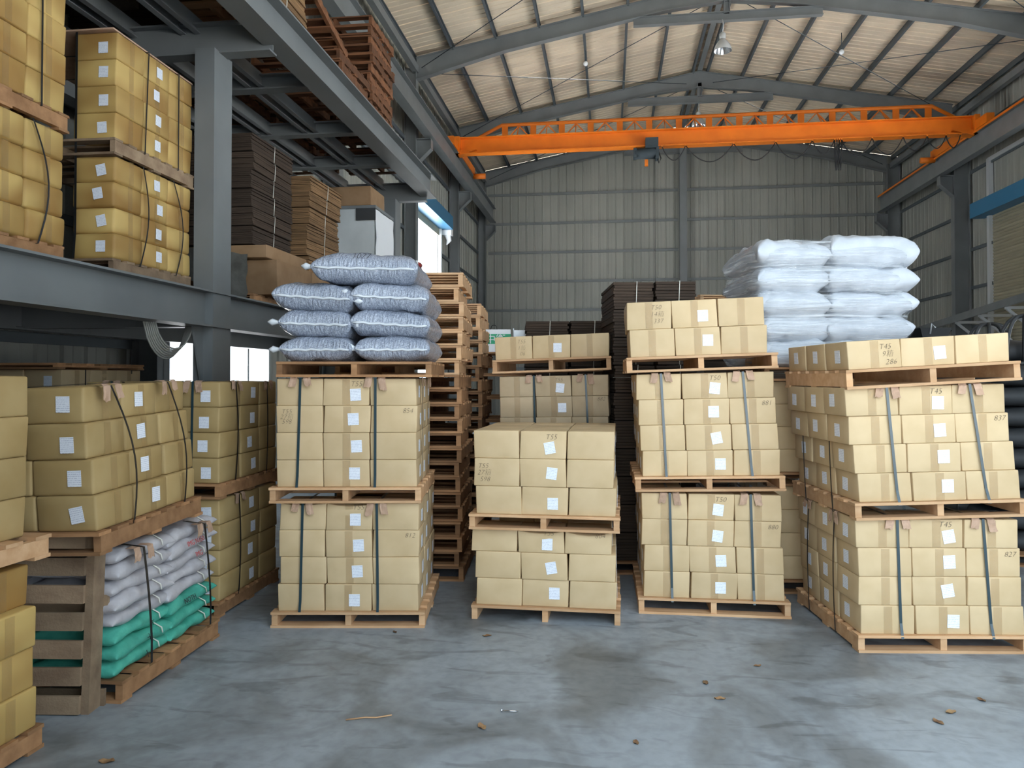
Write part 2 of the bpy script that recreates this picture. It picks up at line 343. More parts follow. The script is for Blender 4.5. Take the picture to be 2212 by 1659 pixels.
# front wall round the entrance, behind the camera
fw = struct(bpy.data.objects.new('wall_front', None), 'corrugated front wall around the entrance'); C.objects.link(fw)
for x0, x1, z0, z1 in ((WL, DX0, 0, 10.6), (DX1, WR, 0, 10.8), (DX0, DX1, DZ, 10.9)):
    MB().box(x0, x1, FRONT_Y-0.06, FRONT_Y, z0, z1).obj('wall_panel', 'panel', fw)
MB().poly([(WL, FRONT_Y, 10.6), (WR, FRONT_Y, 10.6), (RIDGE, FRONT_Y, 12.5), (WL, FRONT_Y-0.06, 10.6), (WR, FRONT_Y-0.06, 10.6), (RIDGE, FRONT_Y-0.06, 12.5)],
          [(0, 1, 2), (5, 4, 3), (0, 3, 4, 1), (1, 4, 5, 2), (2, 5, 3, 0)]).obj('gable_panel', 'panel', fw)
# roof: sheets (children), purlins (children)
ceil = struct(bpy.data.objects.new('ceiling', None), 'beige roof sheets over dark purlins'); C.objects.link(ceil)
NS = 46; y0r = FRONT_Y-0.2; dy = (WB+0.1-y0r)/NS
def roof_panel(side):
    xe = WL-0.1 if side < 0 else WR+0.1; m = MB()
    n = 3; xr = RIDGE; z1 = roof_z(xr)+0.14; z0 = roof_z(xe)+0.14; prof = []
    for i in range(n):
        b = i*dy/n; prof += [(b, 0.0), (b+dy/n*0.80, 0.0), (b+dy/n*0.86, 0.025), (b+dy/n*0.94, 0.025)]
    prof.append((dy-0.004, 0.0)); vs = []
    for y, d in prof: vs += [(xe, y, z0+d), (xr, y, z1+d)]
    for y, d in reversed(prof): vs += [(xe, y, z0+d+0.012), (xr, y, z1+d+0.012)]
    k = len(prof)*2; return m.poly(vs, [(2*i, 2*((i+1) % k), 2*((i+1) % k)+1, 2*i+1) for i in range(k)]).mesh('roof_panel', 'roof')
for side in (-1, 1):
    me = roof_panel(side)
    for i in range(NS): ob('roof_panel', me, ceil, T(0, y0r+i*dy, 0))
PX = [-5.5, -4.38, -3.15, -1.93, -0.72, 0.51, 1.74, 2.92, 3.42, 4.6, 5.8, 7.03, 8.25, 9.46, 10.65, 11.7]
for x in PX:
    z = roof_z(x)
    MB().box(x-0.008, x+0.008, y0r, WB, z-0.02, z+0.13).box(x-0.008, x+0.06, y0r, WB, z-0.035, z-0.02).box(x-0.008, x+0.06, y0r, WB, z+0.12, z+0.135).obj('purlin', 'purlin', ceil)
MB().bar((RIDGE, y0r, 12.42), (RIDGE, WB, 12.42), 0.16, 0.03).obj('ridge_beam', 'steel', ceil)
for X in (-5.62, 11.82):   # eaves gutters / struts
    MB().bar((X+(0.2 if X < 0 else -0.2), y0r, 10.45), (X+(0.2 if X < 0 else -0.2), WB-0.1, 10.45), 0.16, 0.22).obj('eaves_beam', 'steel', ceil)
# portal frames
FRAMES = [2.4, 8.4, 14.4, 20.4, 26.4, 32.3]
FN = ['nearest the entrance', 'second from the entrance', 'third from the entrance', 'just beyond the doorway column', 'above the crane bridge', 'against the back wall']
ordw = ['first', 'second', 'third', 'fourth', 'fifth', 'sixth']
for i, Y in enumerate(FRAMES):
    for side, X0, X1 in (('left', WL+0.08, -5.38), ('right', 11.42, WR-0.08)):
        c = struct(bpy.data.objects.new('steel_column', None), f'grey steel portal column on the {side} wall, {ordw[i]} from the entrance'); C.objects.link(c)
        c.matrix_world = T((X0+X1)/2, Y, 0); h = 10.5; d = (X1-X0)/2
        MB().box(-d, d, -0.006, 0.006, 0, h).obj('web', 'steel', c)
        MB().box(-d, -d+0.016, -0.13, 0.13, 0, h).obj('flange', 'steel', c); MB().box(d-0.016, d, -0.13, 0.13, 0, h).obj('flange', 'steel', c)
        s = 1 if side == 'left' else -1; e = s*d
        # crane corbel
        vs = [(e, z, w_) for w_ in (-0.11, 0.11) for z in (0,)]
        b = MB(); xx = [e, e+s*0.42, e+s*0.42, e]; zz = [7.75, 8.15, 8.42, 8.42]
        b.poly([(xx[k], -0.012, zz[k]) for k in range(4)]+[(xx[k], 0.012, zz[k]) for k in range(4)], [(0, 1, 2, 3), (7, 6, 5, 4), (0, 4, 5, 1), (1, 5, 6, 2), (2, 6, 7, 3), (3, 7, 4, 0)])
        b.box(min(xx[0], xx[1]), max(xx[0], xx[1]), -0.13, 0.13, 8.42, 8.44)
        b.bar((xx[0], 0, zz[0]), (xx[1], 0, zz[1]), 0.26, 0.014, (0, 0, 1)); b.box(min(xx[1], xx[1]+s*0.012), max(xx[1], xx[1]+s*0.012), -0.13, 0.13, 8.15, 8.42)
        b.obj('corbel', 'steel', c)
    if Y > 12:
        r = struct(bpy.data.objects.new('rafter', None), f'grey steel roof rafter pair, {ordw[i]} frame from the entrance'); C.objects.link(r); r.matrix_world = T(0, Y, 0)
        for xe, sg in ((-5.4, -1), (11.44, 1)):
            ze, zr = roof_z(xe)-0.03, roof_z(RIDGE)-0.03; dpe, dpm, dpr = 0.62, 0.42, 0.55
            xm = xe+(RIDGE-xe)*0.3; pts = [(xe, ze, dpe), (xm, roof_z(xm)-0.03, dpm), (RIDGE+sg*1.6, roof_z(RIDGE+1.6)-0.03, dpm), (RIDGE, zr, dpr)]
            m = MB()
            for (xa, za, da), (xb, zb, db) in zip(pts, pts[1:]):
                vs = [(xa, -0.006, za-da), (xb, -0.006, zb-db), (xb, -0.006, zb), (xa, -0.006, za), (xa, 0.006, za-da), (xb, 0.006, zb-db), (xb, 0.006, zb), (xa, 0.006, za)]
                m.poly(vs, [(0, 1, 2, 3), (7, 6, 5, 4), (0, 4, 5, 1), (1, 5, 6, 2), (2, 6, 7, 3), (3, 7, 4, 0)])
                m.bar((xa, 0, za-da), (xb, 0, zb-db), 0.2, 0.014); m.bar((xa, 0, za), (xb, 0, zb), 0.2, 0.014)
            m.obj('tapered_beam', 'steel', r)
        MB().ibeam((0.69, 0, 11.42), (5.65, 0, 11.42), 0.24, 0.16).obj('collar_tie', 'steel', r)
        MB().ibeam((RIDGE, 0, 11.5), (RIDGE, 0, 12.0), 0.16, 0.16, up=(1, 0, 0)).obj('king_post', 'steel', r)
c = struct(bpy.data.objects.new('steel_column', None), 'grey gable column in the middle of the back wall'); C.objects.link(c); c.matrix_world = T(3.17, 32.3, 0)
MB().box(-0.006, 0.006, -0.15, 0.15, 0, 11.7).obj('web', 'steel', c); MB().box(-0.15, 0.15, -0.16, -0.144, 0, 11.7).obj('flange', 'steel', c); MB().box(-0.15, 0.15, 0.134, 0.15, 0, 11.7).obj('flange', 'steel', c)
# tension rods
for (ya, yb) in ((14.4, 20.4), (20.4, 26.4), (26.4, 32.3)):
    for xa, xb in ((-5.2, 2.7), (3.6, 11.2)):
        for k, (p, q) in enumerate((((xa, ya+0.2), (xb, yb-0.2)), ((xb, ya+0.2), (xa, yb-0.2)))):
            o = MB().tube([(p[0], p[1], roof_z(p[0])-0.42), (q[0], q[1], roof_z(q[0])-0.42)], 0.011, 5).obj('tension_rod', 'hoist')
            struct(o, f"thin diagonal tension rod under the {'left' if xa < 0 else 'right'} roof slope")
# crane runways
for nm, X in (('left', -5.0), ('right', 11.05)):
    r = tag(MB().ibeam((0, 1.4, 0), (0, 31.9, 0), 0.62, 0.26, 0.014, 0.02).obj('crane_runway', 'steel'), f'long grey steel crane runway beam along the {nm} wall', 'runway beam', 'crane runway beams')
    r.location = (X, 0, 8.76)
    MB().box(-0.03, 0.03, 1.4, 31.9, 0.31, 0.37).obj('rail', 'steel', r)
    s = 1 if X > 0 else -1
    if X > 0: MB().box(-0.16, -0.13, 1.4, 31.8, 0.27, 0.33).obj('conductor_bar', M['orange'], r)
# doors, shutters, windows
d = struct(bpy.data.objects.new('door_1', None), 'open roller doorway in left wall with blue hood'); C.objects.link(d); d.matrix_world = T(WL, DLY[0], 0)
Lw = DLY[1]-DLY[0]
MB().box(0.02, 0.14, -0.1, 0.0, 0, 6.95).obj('door_frame', 'alu', d); MB().box(0.02, 0.14, Lw, Lw+0.1, 0, 6.95).obj('door_frame', 'alu', d)
hood = MB().box(0.05, 0.5, -0.25, Lw+0.25, 6.78, 7.22).obj('hood', 'blue', d)
MB().box(0.03, 0.06, 0, Lw, 6.55, 6.82).obj('shutter_slat', 'shutter', d)
f = MB(); f.box(0.1, 0.42, Lw+0.28, Lw+0.62, 6.62, 7.0); f.tube([(0.26, Lw+0.4, 6.66), (0.3, Lw+0.5, 6.45), (0.22, Lw+0.45, 6.3)], [0.12, 0.09, 0.02], 8); f.obj('motor_cover', 'white', d)
d = struct(bpy.data.objects.new('door_2', None), 'closed beige roller shutter in right wall with blue hood'); C.objects.link(d); d.matrix_world = T(WR, 21.3, 0)
MB().box(-0.5, -0.05, -0.5, 4.1, 6.78, 7.25).obj('hood', 'blue', d)
MB().box(-0.16, -0.02, 3.6, 3.75, 0, 8.6).obj('door_frame', 'alu', d); MB().box(-0.16, -0.02, -0.15, 0.0, 0, 8.6).obj('door_frame', 'alu', d)
MB().box(-0.14, -0.04, -0.1, 3.7, 8.5, 8.62).obj('door_frame', 'alu', d)
sl = MB().poly([(0, 0, 0), (0, 3.6, 0), (-0.03, 0, 0.03), (-0.03, 3.6, 0.03), (-0.03, 0, 0.07), (-0.03, 3.6, 0.07), (0, 0, 0.1), (0, 3.6, 0.1)], [(0, 2, 3, 1), (2, 4, 5, 3), (4, 6, 7, 5), (0, 1, 7, 6)]).mesh('shutter_slat', 'shutter')
for k in range(68): ob('shutter_slat', sl, d, T(-0.03, 0, 0.02+k*0.1))
wdw = struct(bpy.data.objects.new('window_1', None), 'white framed sliding window under the mezzanine'); C.objects.link(wdw); wdw.matrix_world = T(WL, WINL[0], WINL[2])
ww, wh = WINL[1]-WINL[0], WINL[3]-WINL[2]
MB().box(0, 0.07, 0, ww, 0, 0.05).box(0, 0.07, 0, ww, wh-0.05, wh).box(0, 0.07, 0, 0.05, 0, wh).box(0, 0.07, ww-0.05, ww, 0, wh).obj('window_frame', 'alu', wdw)
for k in (1, 2, 3): MB().box(0.01, 0.06, ww*k/4-0.025, ww*k/4+0.025, 0.05, wh-0.05).obj('mullion', 'alu', wdw)
for k in range(4): MB().box(0.03, 0.036, ww*k/4+0.03, ww*(k+1)/4-0.03, 0.05, wh-0.05).obj('pane', 'glass', wdw)
# ------------------------------------------------------------------ mezzanine of two levels on the left
mz = tag(bpy.data.objects.new('mezzanine_frame', None), 'grey steel two level mezzanine rack frame along the left wall', 'mezzanine'); C.objects.link(mz)
MB().ibeam((-2.88, 1.4, 4.76), (-2.88, 11.75, 4.76), 0.32, 0.22).obj('edge_beam', 'steel', mz)
MB().ibeam((-5.35, 1.4, 4.62), (-5.35, 11.75, 4.62), 0.30, 0.2).obj('edge_beam', 'steel', mz)
for y, z, h in ((1.9, 4.66, 0.3), (6.1, 4.67, 0.28), (7.35, 4.79, 0.16), (8.8, 4.79, 0.16), (10.2, 4.79, 0.16), (11.6, 4.68, 0.3)):
    MB().ibeam((-5.3, y, z), (-2.9, y, z), h, 0.14).obj('cross_beam', 'steel', mz)
for x in (-3.62, -3.76, -4.22, -4.36, -4.9, -5.04):
    MB().box(x-0.006, x+0.006, 1.4, 11.6, 4.74, 4.90).box(x-0.006, x+0.05, 1.4, 11.6, 4.735, 4.745).obj('joist', 'steel', mz)
MB().ibeam((-3.44, 1.4, 2.285), (-3.44, 11.7, 2.285), 0.31, 0.2).obj('edge_beam', 'steel', mz)
MB().ibeam((-5.3, 1.4, 2.27), (-5.3, 11.7, 2.27), 0.28, 0.16).obj('edge_beam', 'steel', mz)
for y in (1.9, 6.1, 11.5): MB().ibeam((-5.3, y, 2.27), (-3.45, y, 2.27), 0.26, 0.14).obj('cross_beam', 'steel', mz)
MB().box(-5.5, -3.45, 1.4, 11.7, 2.428, 2.440).obj('deck_plate', 'steel', mz)
for y, zt in ((6.1, 4.53), (11.55, 4.53), (1.75, 4.53)):
    p = MB().box(-3.54, -3.36, y-0.15, y-0.135, 0, zt).box(-3.54, -3.36, y+0.135, y+0.15, 0, zt).box(-3.456, -3.444, y-0.14, y+0.14, 0, zt).box(-3.372, -3.36, y-0.135, y+0.135, 0, zt).obj('post', 'steel', mz)
    MB().box(-3.54, -3.36, y-0.15, y+0.15, zt, zt+0.012).obj('cap_plate', 'steel', mz)
    for s in (-1, 1):
        MB().poly([(-3.47, y+s*0.15, 2.13), (-3.47, y+s*0.30, 2.13), (-3.47, y+s*0.15, 1.6), (-3.45, y+s*0.15, 2.13), (-3.45, y+s*0.30, 2.13), (-3.45, y+s*0.15, 1.6)], [(0, 1, 2), (5, 4, 3), (0, 3, 4, 1), (1, 4, 5, 2), (2, 5, 3, 0)]).obj('gusset', 'steel', mz)
cb = MB()
for k in range(7):
    o = 0.02*k; pts = []
    for i in range(13):
        t = i/12; pts.append((-3.48-0.012*k, 5.32-0.006*k+(0.52+0.01*k)*t, 2.13-(0.20+0.013*k)*(1-(2*t-1)**2)**0.7))
    cb.tube(pts, 0.008, 6)
tag(cb.obj('cable_bundle', 'cable'), 'bundle of white cables looped under the lower mezzanine beam', 'cable')
# ------------------------------------------------------------------ pallets
def board_mesh(w_, d_, h_, m):
    return cached(('b', round(w_, 3), round(d_, 3), round(h_, 3), m), lambda: MB().box(-w_/2, w_/2, -d_/2, d_/2, 0, h_).mesh('board', m))
def pallet(F, label, m='pine', W=1.05, D=1.0, H=0.107, nt=7, nb=3, group='wooden pallets', single=False, turn=False):
    """F: front-centre-bottom frame (x right, y back). Boards run along x, stringers along y; turn swaps them."""
    p = thing('pallet', label, 'pallet', F, group)
    bt = 0.017; sh = H-(bt if single else 2*bt)
    Mx = Matrix.Identity(4)
    if turn: Mx = T(0, D/2, 0) @ RZ(math.pi/2) @ T(0, -W/2, 0); W, D = D, W
    z0 = 0 if single else bt
    for i in range(3):
        x = (-W/2+0.022, 0, W/2-0.022)[i]
        ob('stringer', board_mesh(0.04, D-0.02, sh, m), p, Mx @ T(x, D/2, z0))
    bw = 0.095
    for i in range(nt):
        y = bw/2+(D-bw)*i/(nt-1)
        ob('top_board', board_mesh(W, bw, bt, m), p, Mx @ T(random.uniform(-.004, .004), y+random.uniform(-.004, .004), z0+sh) @ RZ(random.uniform(-.006, .006)))
    if not single:
        for i in range(nb):
            y = bw/2+(D-bw)*i/(nb-1)
            ob('bottom_board', board_mesh(W, bw, bt, m), p, Mx @ T(random.uniform(-.004, .004), y, 0))
    return p
# ------------------------------------------------------------------ cartons
def carton_mesh(w_, d_, h_, var, m, r=0.006, bulge=0.004, crush=0.0):
    def fn():
        rnd = random.Random(var*13+int(w_*1000)); hx, hy, hz = w_/2, d_/2, h_/2
        def axis(h): return [-h, -h+r*0.35, -h+r, -h*0.5, 0, h*0.5, h-r, h-r*0.35, h]
        ax, ay, az = axis(hx), axis(hy), axis(hz); n = 9; idx = {}; vs = []; fs = []
        sx, sz, sk = rnd.uniform(-.004, .004), rnd.uniform(-.003, .003), rnd.uniform(-0.012, 0.012)
        def vert(i, j, k):
            if (i, j, k) in idx: return idx[i, j, k]
            p = Vector((ax[i], ay[j], az[k]))
            q = Vector((max(-hx+r, min(hx-r, p.x)), max(-hy+r, min(hy-r, p.y)), max(-hz+r, min(hz-r, p.z))))
            dv = p-q
            p2 = q+dv.normalized()*r if dv.length > 1e-9 else p
            u, v, t = p.x/hx, p.y/hy, p.z/hz
            b = bulge
            if abs(v) > 0.99: p2.y += math.copysign(b*(1-u*u)*(1-t*t), v)
            if abs(u) > 0.99: p2.x += math.copysign(b*(1-v*v)*(1-t*t), u)
            if abs(t) > 0.99: p2.z += math.copysign(-b*0.6*(1-v*v)*(1-u*u), t)
            if crush and t > 0 and v < 0: p2.z -= crush*t*(1-u*u)*(-v); p2.y -= crush*0.25*(1-abs(2*t-1))*(-v)
            p2.x += sx*t+sk*0; p2.y += sz*t*u
            idx[i, j, k] = len(vs); vs.append((p2.x, p2.y, p2.z+hz)); return idx[i, j, k]
        for a in range(n-1):
            for b_ in range(n-1):
                fs.append((vert(a, b_, 0), vert(a, b_+1, 0), vert(a+1, b_+1, 0), vert(a+1, b_, 0)))
                fs.append((vert(a, b_, n-1), vert(a+1, b_, n-1), vert(a+1, b_+1, n-1), vert(a, b_+1, n-1)))
                fs.append((vert(a, 0, b_), vert(a+1, 0, b_), vert(a+1, 0, b_+1), vert(a, 0, b_+1)))
                fs.append((vert(a, n-1, b_), vert(a, n-1, b_+1), vert(a+1, n-1, b_+1), vert(a+1, n-1, b_)))
                fs.append((vert(0, a, b_), vert(0, a, b_+1), vert(0, a+1, b_+1), vert(0, a+1, b_)))
                fs.append((vert(n-1, a, b_), vert(n-1, a+1, b_), vert(n-1, a+1, b_+1), vert(n-1, a, b_+1)))
        return MB().poly(vs, fs, True).mesh('carton', m)
    return cached(('c', round(w_, 3), round(d_, 3), round(h_, 3), var, m, r, bulge, crush), fn)
LABEL_ME = MB().box(-0.037, 0.037, -0.0012, 0, -0.041, 0.041).mesh('label_sticker', 'label')
def tape_me(h_): return cached(('tape', round(h_, 3)), lambda: MB().box(-0.026, 0.026, -0.0008, 0.0, 0, h_).mesh('tape', 'tape'))
def face(side, w_, d_, h_, u, z, off=0.0045):
    """matrix on a carton's face; u = fraction across as seen, z height"""
    if side == 'front': return T((u-0.5)*w_, -d_/2-off, z)
    if side == 'right': return T(w_/2+off, (u-0.5)*d_, z) @ RZ(math.pi/2)
    if side == 'left': return T(-w_/2-off, (0.5-u)*d_, z) @ RZ(-math.pi/2)
TEXTS = []
def writing(parent, mw, txt, size=0.035, m='ink', ext=0.0):
    cu = bpy.data.curves.new('handwriting', 'FONT'); cu.body = txt; cu.size = size*1.6; cu.shear = 0.25; cu.align_x = 'CENTER'; cu.resolution_u = 2
    cu.offset = -0.0012; cu.materials.append(M[m]); cu.extrude = 0.0003
    o = bpy.data.objects.new('handwriting', cu); C.objects.link(o); o.parent = parent; o.matrix_local = mw @ RX(math.pi/2); TEXTS.append(o); return o
COLW = {1: ['only'], 2: ['left', 'right'], 3: ['left', 'middle', 'right'], 4: ['left', 'second', 'third', 'right']}
ROWW = {1: ['only'], 2: ['lower', 'upper'], 3: ['bottom', 'middle', 'top'], 4: ['bottom', 'third', 'second', 'top']}
DEPW = ['front', 'middle', 'rear', 'last']
def load(F, lname, rows, w_, d_, h_, cols=3, deep=3, faces='fr', lab=('middle',), sidelab=True, mat_='kraft', gap=0.006, notes=None,
         r=0.006, bulge=0.004, tapes=(), crush=(), inset=0.03, rightface_tape=False, colsonly=None, top=False, jit=0.006, shift=None, deponly=None, group=None, hs=None):
    """stack of cartons on frame F (front-centre of the pallet top). returns total height"""
    z = 0.0; notes = notes or {}
    for row in range(rows):
        rh = hs[row] if hs else h_
        dx_row = random.uniform(-jit, jit)+(shift[row] if shift else 0)
        for c_ in range(cols):
            for k in range(deep):
                vis = ('f' in faces and k == 0) or ('r' in faces and c_ == cols-1) or ('l' in faces and c_ == 0) or (top and row == rows-1)
                if not vis: continue
                if colsonly and c_ not in colsonly: continue
                if deponly and k not in deponly: continue
                x = (c_-(cols-1)/2)*(w_+gap)+dx_row+random.uniform(-.003, .003)
                y = inset+d_/2+k*(d_+gap)+random.uniform(-jit, jit)
                var = random.randrange(4)
                cr = crush[c_] if (crush and row == rows-1 and k == 0) else 0
                me = carton_mesh(w_, d_, rh, var, mat_, r, bulge, cr)
                cw, rw = COLW[cols][c_], ROWW[rows][row]
                haslab = (k == 0 and 'f' in faces and cw in lab)
                note = notes.get((c_, row)) if k == 0 else None
                adj = 'scribbled kraft carton' if note else ('labelled kraft carton' if haslab else 'plain kraft carton')
                if k == 0 or (top and 0 < c_ < cols-1): where = f'{cw} column' if k == 0 else f'{DEPW[k]} row middle column'
                else: where = f"{DEPW[k]} row on {'right' if c_ == cols-1 else 'left'} side"
                L_ = f'{adj}, {where}, {rw} layer, {lname}'
                o = ob('carton', me, None, F @ T(x, y, z) @ RZ(random.uniform(-.012, .012)))
                tag(o, L_, 'box', group or f'cartons on the {lname}')
                if haslab:
                    ob('label_sticker', LABEL_ME, o, face('front', w_, d_, rh, 0.68+random.uniform(-.05, .05), rh*(0.40 if note else 0.47)+random.uniform(-.012, .012)*(0 if note else 1), bulge+0.0012) @ RY(random.choice([0, 0, 0.03, -0.05, 0.12, -0.18])))
                if k == 0 and cw in tapes:
                    ob('tape', tape_me(rh*0.94), o, face('front', w_, d_, rh, 0.5, rh*0.03, bulge+0.0004))
                if sidelab and c_ == cols-1 and 'r' in faces:
                    if sidelab is True or k in sidelab:
                        ob('label_sticker', LABEL_ME, o, face('right', w_, d_, rh, 0.5+random.uniform(-.12, .12), rh*0.5+random.uniform(-.01, .01), bulge+0.0012) @ RY(random.choice([0, 0.03, -0.04])))
                    if rightface_tape: ob('tape', tape_me(rh*0.94), o, face('right', w_, d_, rh, 0.5, rh*0.03, bulge+0.0004))
                elif rightface_tape and c_ == cols-1: ob('tape', tape_me(rh*0.94), o, face('right', w_, d_, rh, 0.5, rh*0.03, bulge+0.0004))
                if sidelab and c_ == 0 and 'l' in faces:
                    ob('label_sticker', LABEL_ME, o, face('left', w_, d_, rh, 0.5+random.uniform(-.1, .1), rh*0.5+random.uniform(-.01, .01), bulge+0.0012) @ RY(random.choice([0, 0.03, -0.04])))
                if note:
                    for t_, u, zf, sz in note: writing(o, face('front', w_, d_, rh, u, rh*(zf-0.09), bulge+0.0016), t_, sz)
        z += rh+0.001
    return z
def ribbon(name, F, pts, wdir, w_, m, th=0.0015):
    """flat band through pts; wdir = width direction"""
    wd = Vector(wdir).normalized()*w_/2; mb = MB(); P_ = [Vector(p) for p in pts]; vs = []; n = len(P_)
    for i, p in enumerate(P_):
        a = P_[max(0, i-1)]; b = P_[min(n-1, i+1)]; nd = (b-a).cross(wd)
        nd = nd.normalized()*th if nd.length > 1e-9 else Vector((0, 0, th))
        vs += [p-wd, p+wd, p+wd+nd, p-wd+nd]
    fs = []
    for i in range(n-1):
        a, b = 4*i, 4*i+4
        for k in range(4): fs.append((a+k, a+(k+1) % 4, b+(k+1) % 4, b+k))
    fs += [(3, 2, 1, 0), (4*n-4, 4*n-3, 4*n-2, 4*n-1)]
    mb.poly(vs, fs); return ob(name, mb.mesh(name, m), None, F)
def pad(F, label, group, s=1.0, seed=0):
    """crumpled folded card under a strap; F: x along the edge, -y outwards, z up, origin on the edge"""
    rnd = random.Random(seed); mb = MB()
    for sgn in (-1, 1):
        nx, nz = 5, 8; vs = []; w0 = 0.036*s; x0 = sgn*0.012*s if sgn > 0 else -0.012*s-w0
        hang = 0.052*s*rnd.uniform(0.8, 1.25); back = 0.05
        for j in range(nz):
            t = j/(nz-1)
            for i in range(nx):
                x = x0+w0*i/(nx-1)
                L_ = t*(hang+back)
                if L_ < back: y, z = back-L_-0.004, 0.010
                else: y, z = -0.012-0.006*(L_-back)/hang, 0.006-(L_-back)
                nn = noise.noise(Vector((x*40+seed, y*40, z*40)))
                vs.append((x+sgn*0.012*t*t*s, y-0.006*nn-(0.004 if sgn > 0 else 0), z+0.004*nn+(rnd.uniform(-.006, .006) if j == nz-1 else 0)))
        top = [(a, b-0.003, c) for a, b, c in vs]; k = nx*nz
        fs = [(j*nx+i, j*nx+i+1, (j+1)*nx+i+1, (j+1)*nx+i) for j in range(nz-1) for i in range(nx-1)]
        fs += [tuple(k+q for q in reversed(f_)) for f_ in fs]
        rim = [i for i in range(nx)]+[j*nx+nx-1 for j in range(1, nz)]+[(nz-1)*nx+i for i in range(nx-2, -1, -1)]+[j*nx for j in range(nz-2, 0, -1)]
        fs += [(rim[i], rim[(i+1) % len(rim)], rim[(i+1) % len(rim)]+k, rim[i]+k) for i in range(len(rim))]
        mb.poly(vs+top, fs)
    o = ob('edge_pad', mb.mesh('edge_pad', 'pad'), None, F); tag(o, label, 'card pad', group); return o
def strap_front(F, x, zb, zt, D, desc, lean=0.0, bow=0.0, m='strap', yo=0.016, pads=True, seed=0, w_=0.017, nm='front'):
    """band round a load: up the front at x, over the top, down the back. F at pallet base front centre"""
    pts = [(x+lean*0, 0.06, zb-0.004)]
    n = 9
    for i in range(n):
        t = i/(n-1); pts.append((x+lean*(t-0.0)+bow*math.sin(math.pi*t), (-0.002 if i == 0 else yo), zb+(zt-zb)*t))
    pts[-1] = (pts[-1][0], yo, zt+0.004)
    pts += [(x+lean, D*0.5, zt+0.006), (x+lean, D-0.012, zt+0.004), (x, D+0.004, zb)]
    o = ribbon('strap', F, pts, (1, 0, 0), w_, m); tag(o, desc, 'strap', 'packing straps')
    if pads: pad(F @ T(x+lean, yo+0.012, zt), f"brown card pad under {desc.replace('dark strap ', 'strap ').replace('of the ', 'of ')}", 'card pads under straps', 1.35, seed)
    return o
def strap_side(F, y, zb, zt, W_, side, desc, lean=0.0, bow=0.0, m='strap_black', pads=True, seed=0, w_=0.014, out=0.0):
    s = 1 if side == 'right' else -1; X = s*(W_/2+0.006); pts = [(X-s*0.06, y, zb-0.004)]
    for i in range(11):
        t = i/10; pts.append((X+s*out*math.sin(math.pi*t), y+lean*t+bow*math.sin(math.pi*t), zb+(zt-zb)*t))
    pts += [(0, y+lean, zt+0.006), (-X, y+lean, zt), (-X, y, zb)]
    o = ribbon('strap', F, pts, (0, 1, 0), w_, m); tag(o, desc, 'strap', 'packing straps')
    if pads: pad(F @ T(X-s*0.008, y+lean, zt) @ RZ(s*math.pi/2), f"card pad under {desc.replace('black strap ', 'strap ').replace('of the ', 'of ')}", 'card pads under straps', 1.35, seed)
    return o
def frame_px(l, r_, z=0.0):
    """frame at front-centre of something whose front edge runs between two pixels at height z"""
    a = on(*l, 2, z); b = on(*r_, 2, z); u = (b-a); ang = math.atan2(u.y, u.x); c = (a+b)/2
    return T(c.x, c.y, z) @ RZ(ang), u.length
def lvl(F, dx=0, dy=0, z=0, roll=0, pitch=0, yaw=0, half=0.5):
    """next level up: shifted, tilted by roll (right side up when positive) about its lowest edge"""
    lift = 0
    return F @ T(dx, dy, z+abs(math.sin(roll))*half*0.5) @ RZ(yaw) @ RY(-roll) @ RX(pitch)
PH = 0.107
# ---- S1: left strapped stack with the clear bags on top
F1, _ = frame_px((585, 1357), (918, 1357))
N1 = 'strapped stack under the clear bags'
pallet(F1, 'pine pallet on the floor under the strapped stack carrying clear bags', W=1.045)
Fa = F1 @ T(0, 0, PH)
h = load(Fa, 'lower load under the clear bags', 4, 0.313, 0.313, 0.182, faces='fr', crush=(0.012, 0.02, 0), tapes=('middle',),
         notes={(1, 3): [('T55', .70, .86, .032)], (2, 2): [('812', .80, .82, .030)]}, sidelab=True)
strap_front(F1, -0.33, PH-0.02, PH+h, 0.98, 'dark strap left, front of the lower load under the clear bags', 0.015, seed=1)
strap_front(F1, 0.20, PH-0.02, PH+h, 0.98, 'dark strap right, front of the lower load under the clear bags', -0.01, seed=2)
z1 = PH+h+0.006
F1b = F1 @ T(-0.02, -0.01, z1) @ RZ(0.012)
pallet(F1b, 'pine pallet between the two loads under the clear bags', W=1.03)
h = load(F1b @ T(0, 0, PH), 'upper load under the clear bags', 4, 0.313, 0.313, 0.184, faces='fr', tapes=('middle',),
         notes={(1, 3): [('T55', .72, .80, .032)], (2, 2): [('854', .80, .82, .030)], (0, 2): [('T55', .22, .80, .028), ('27箱', .22, .60, .028), ('598', .22, .42, .028)]})
strap_front(F1b, -0.33, PH-0.02, PH+h, 0.98, 'dark strap left, front of the upper load under the clear bags', 0.02, seed=3)
strap_front(F1b, 0.20, PH-0.02, PH+h, 0.98, 'dark strap right, front of the upper load under the clear bags', 0.0, seed=4)
strap_side(F1b, 0.30, PH-0.02, PH+h, 0.965, 'right', 'black strap near, right side of the upper load under the clear bags', 0, 0.02, seed=5)
strap_side(F1b, 0.72, PH-0.02, PH+h, 0.965, 'right', 'black strap far, right side of the upper load under the clear bags', 0, 0.02, seed=6)
F1c = F1b @ T(0.055, 0, PH+h+0.01) @ RZ(-0.01)
pallet(F1c, 'reddish pallet carrying the seven clear bags', 'wood', W=1.06, H=0.105)
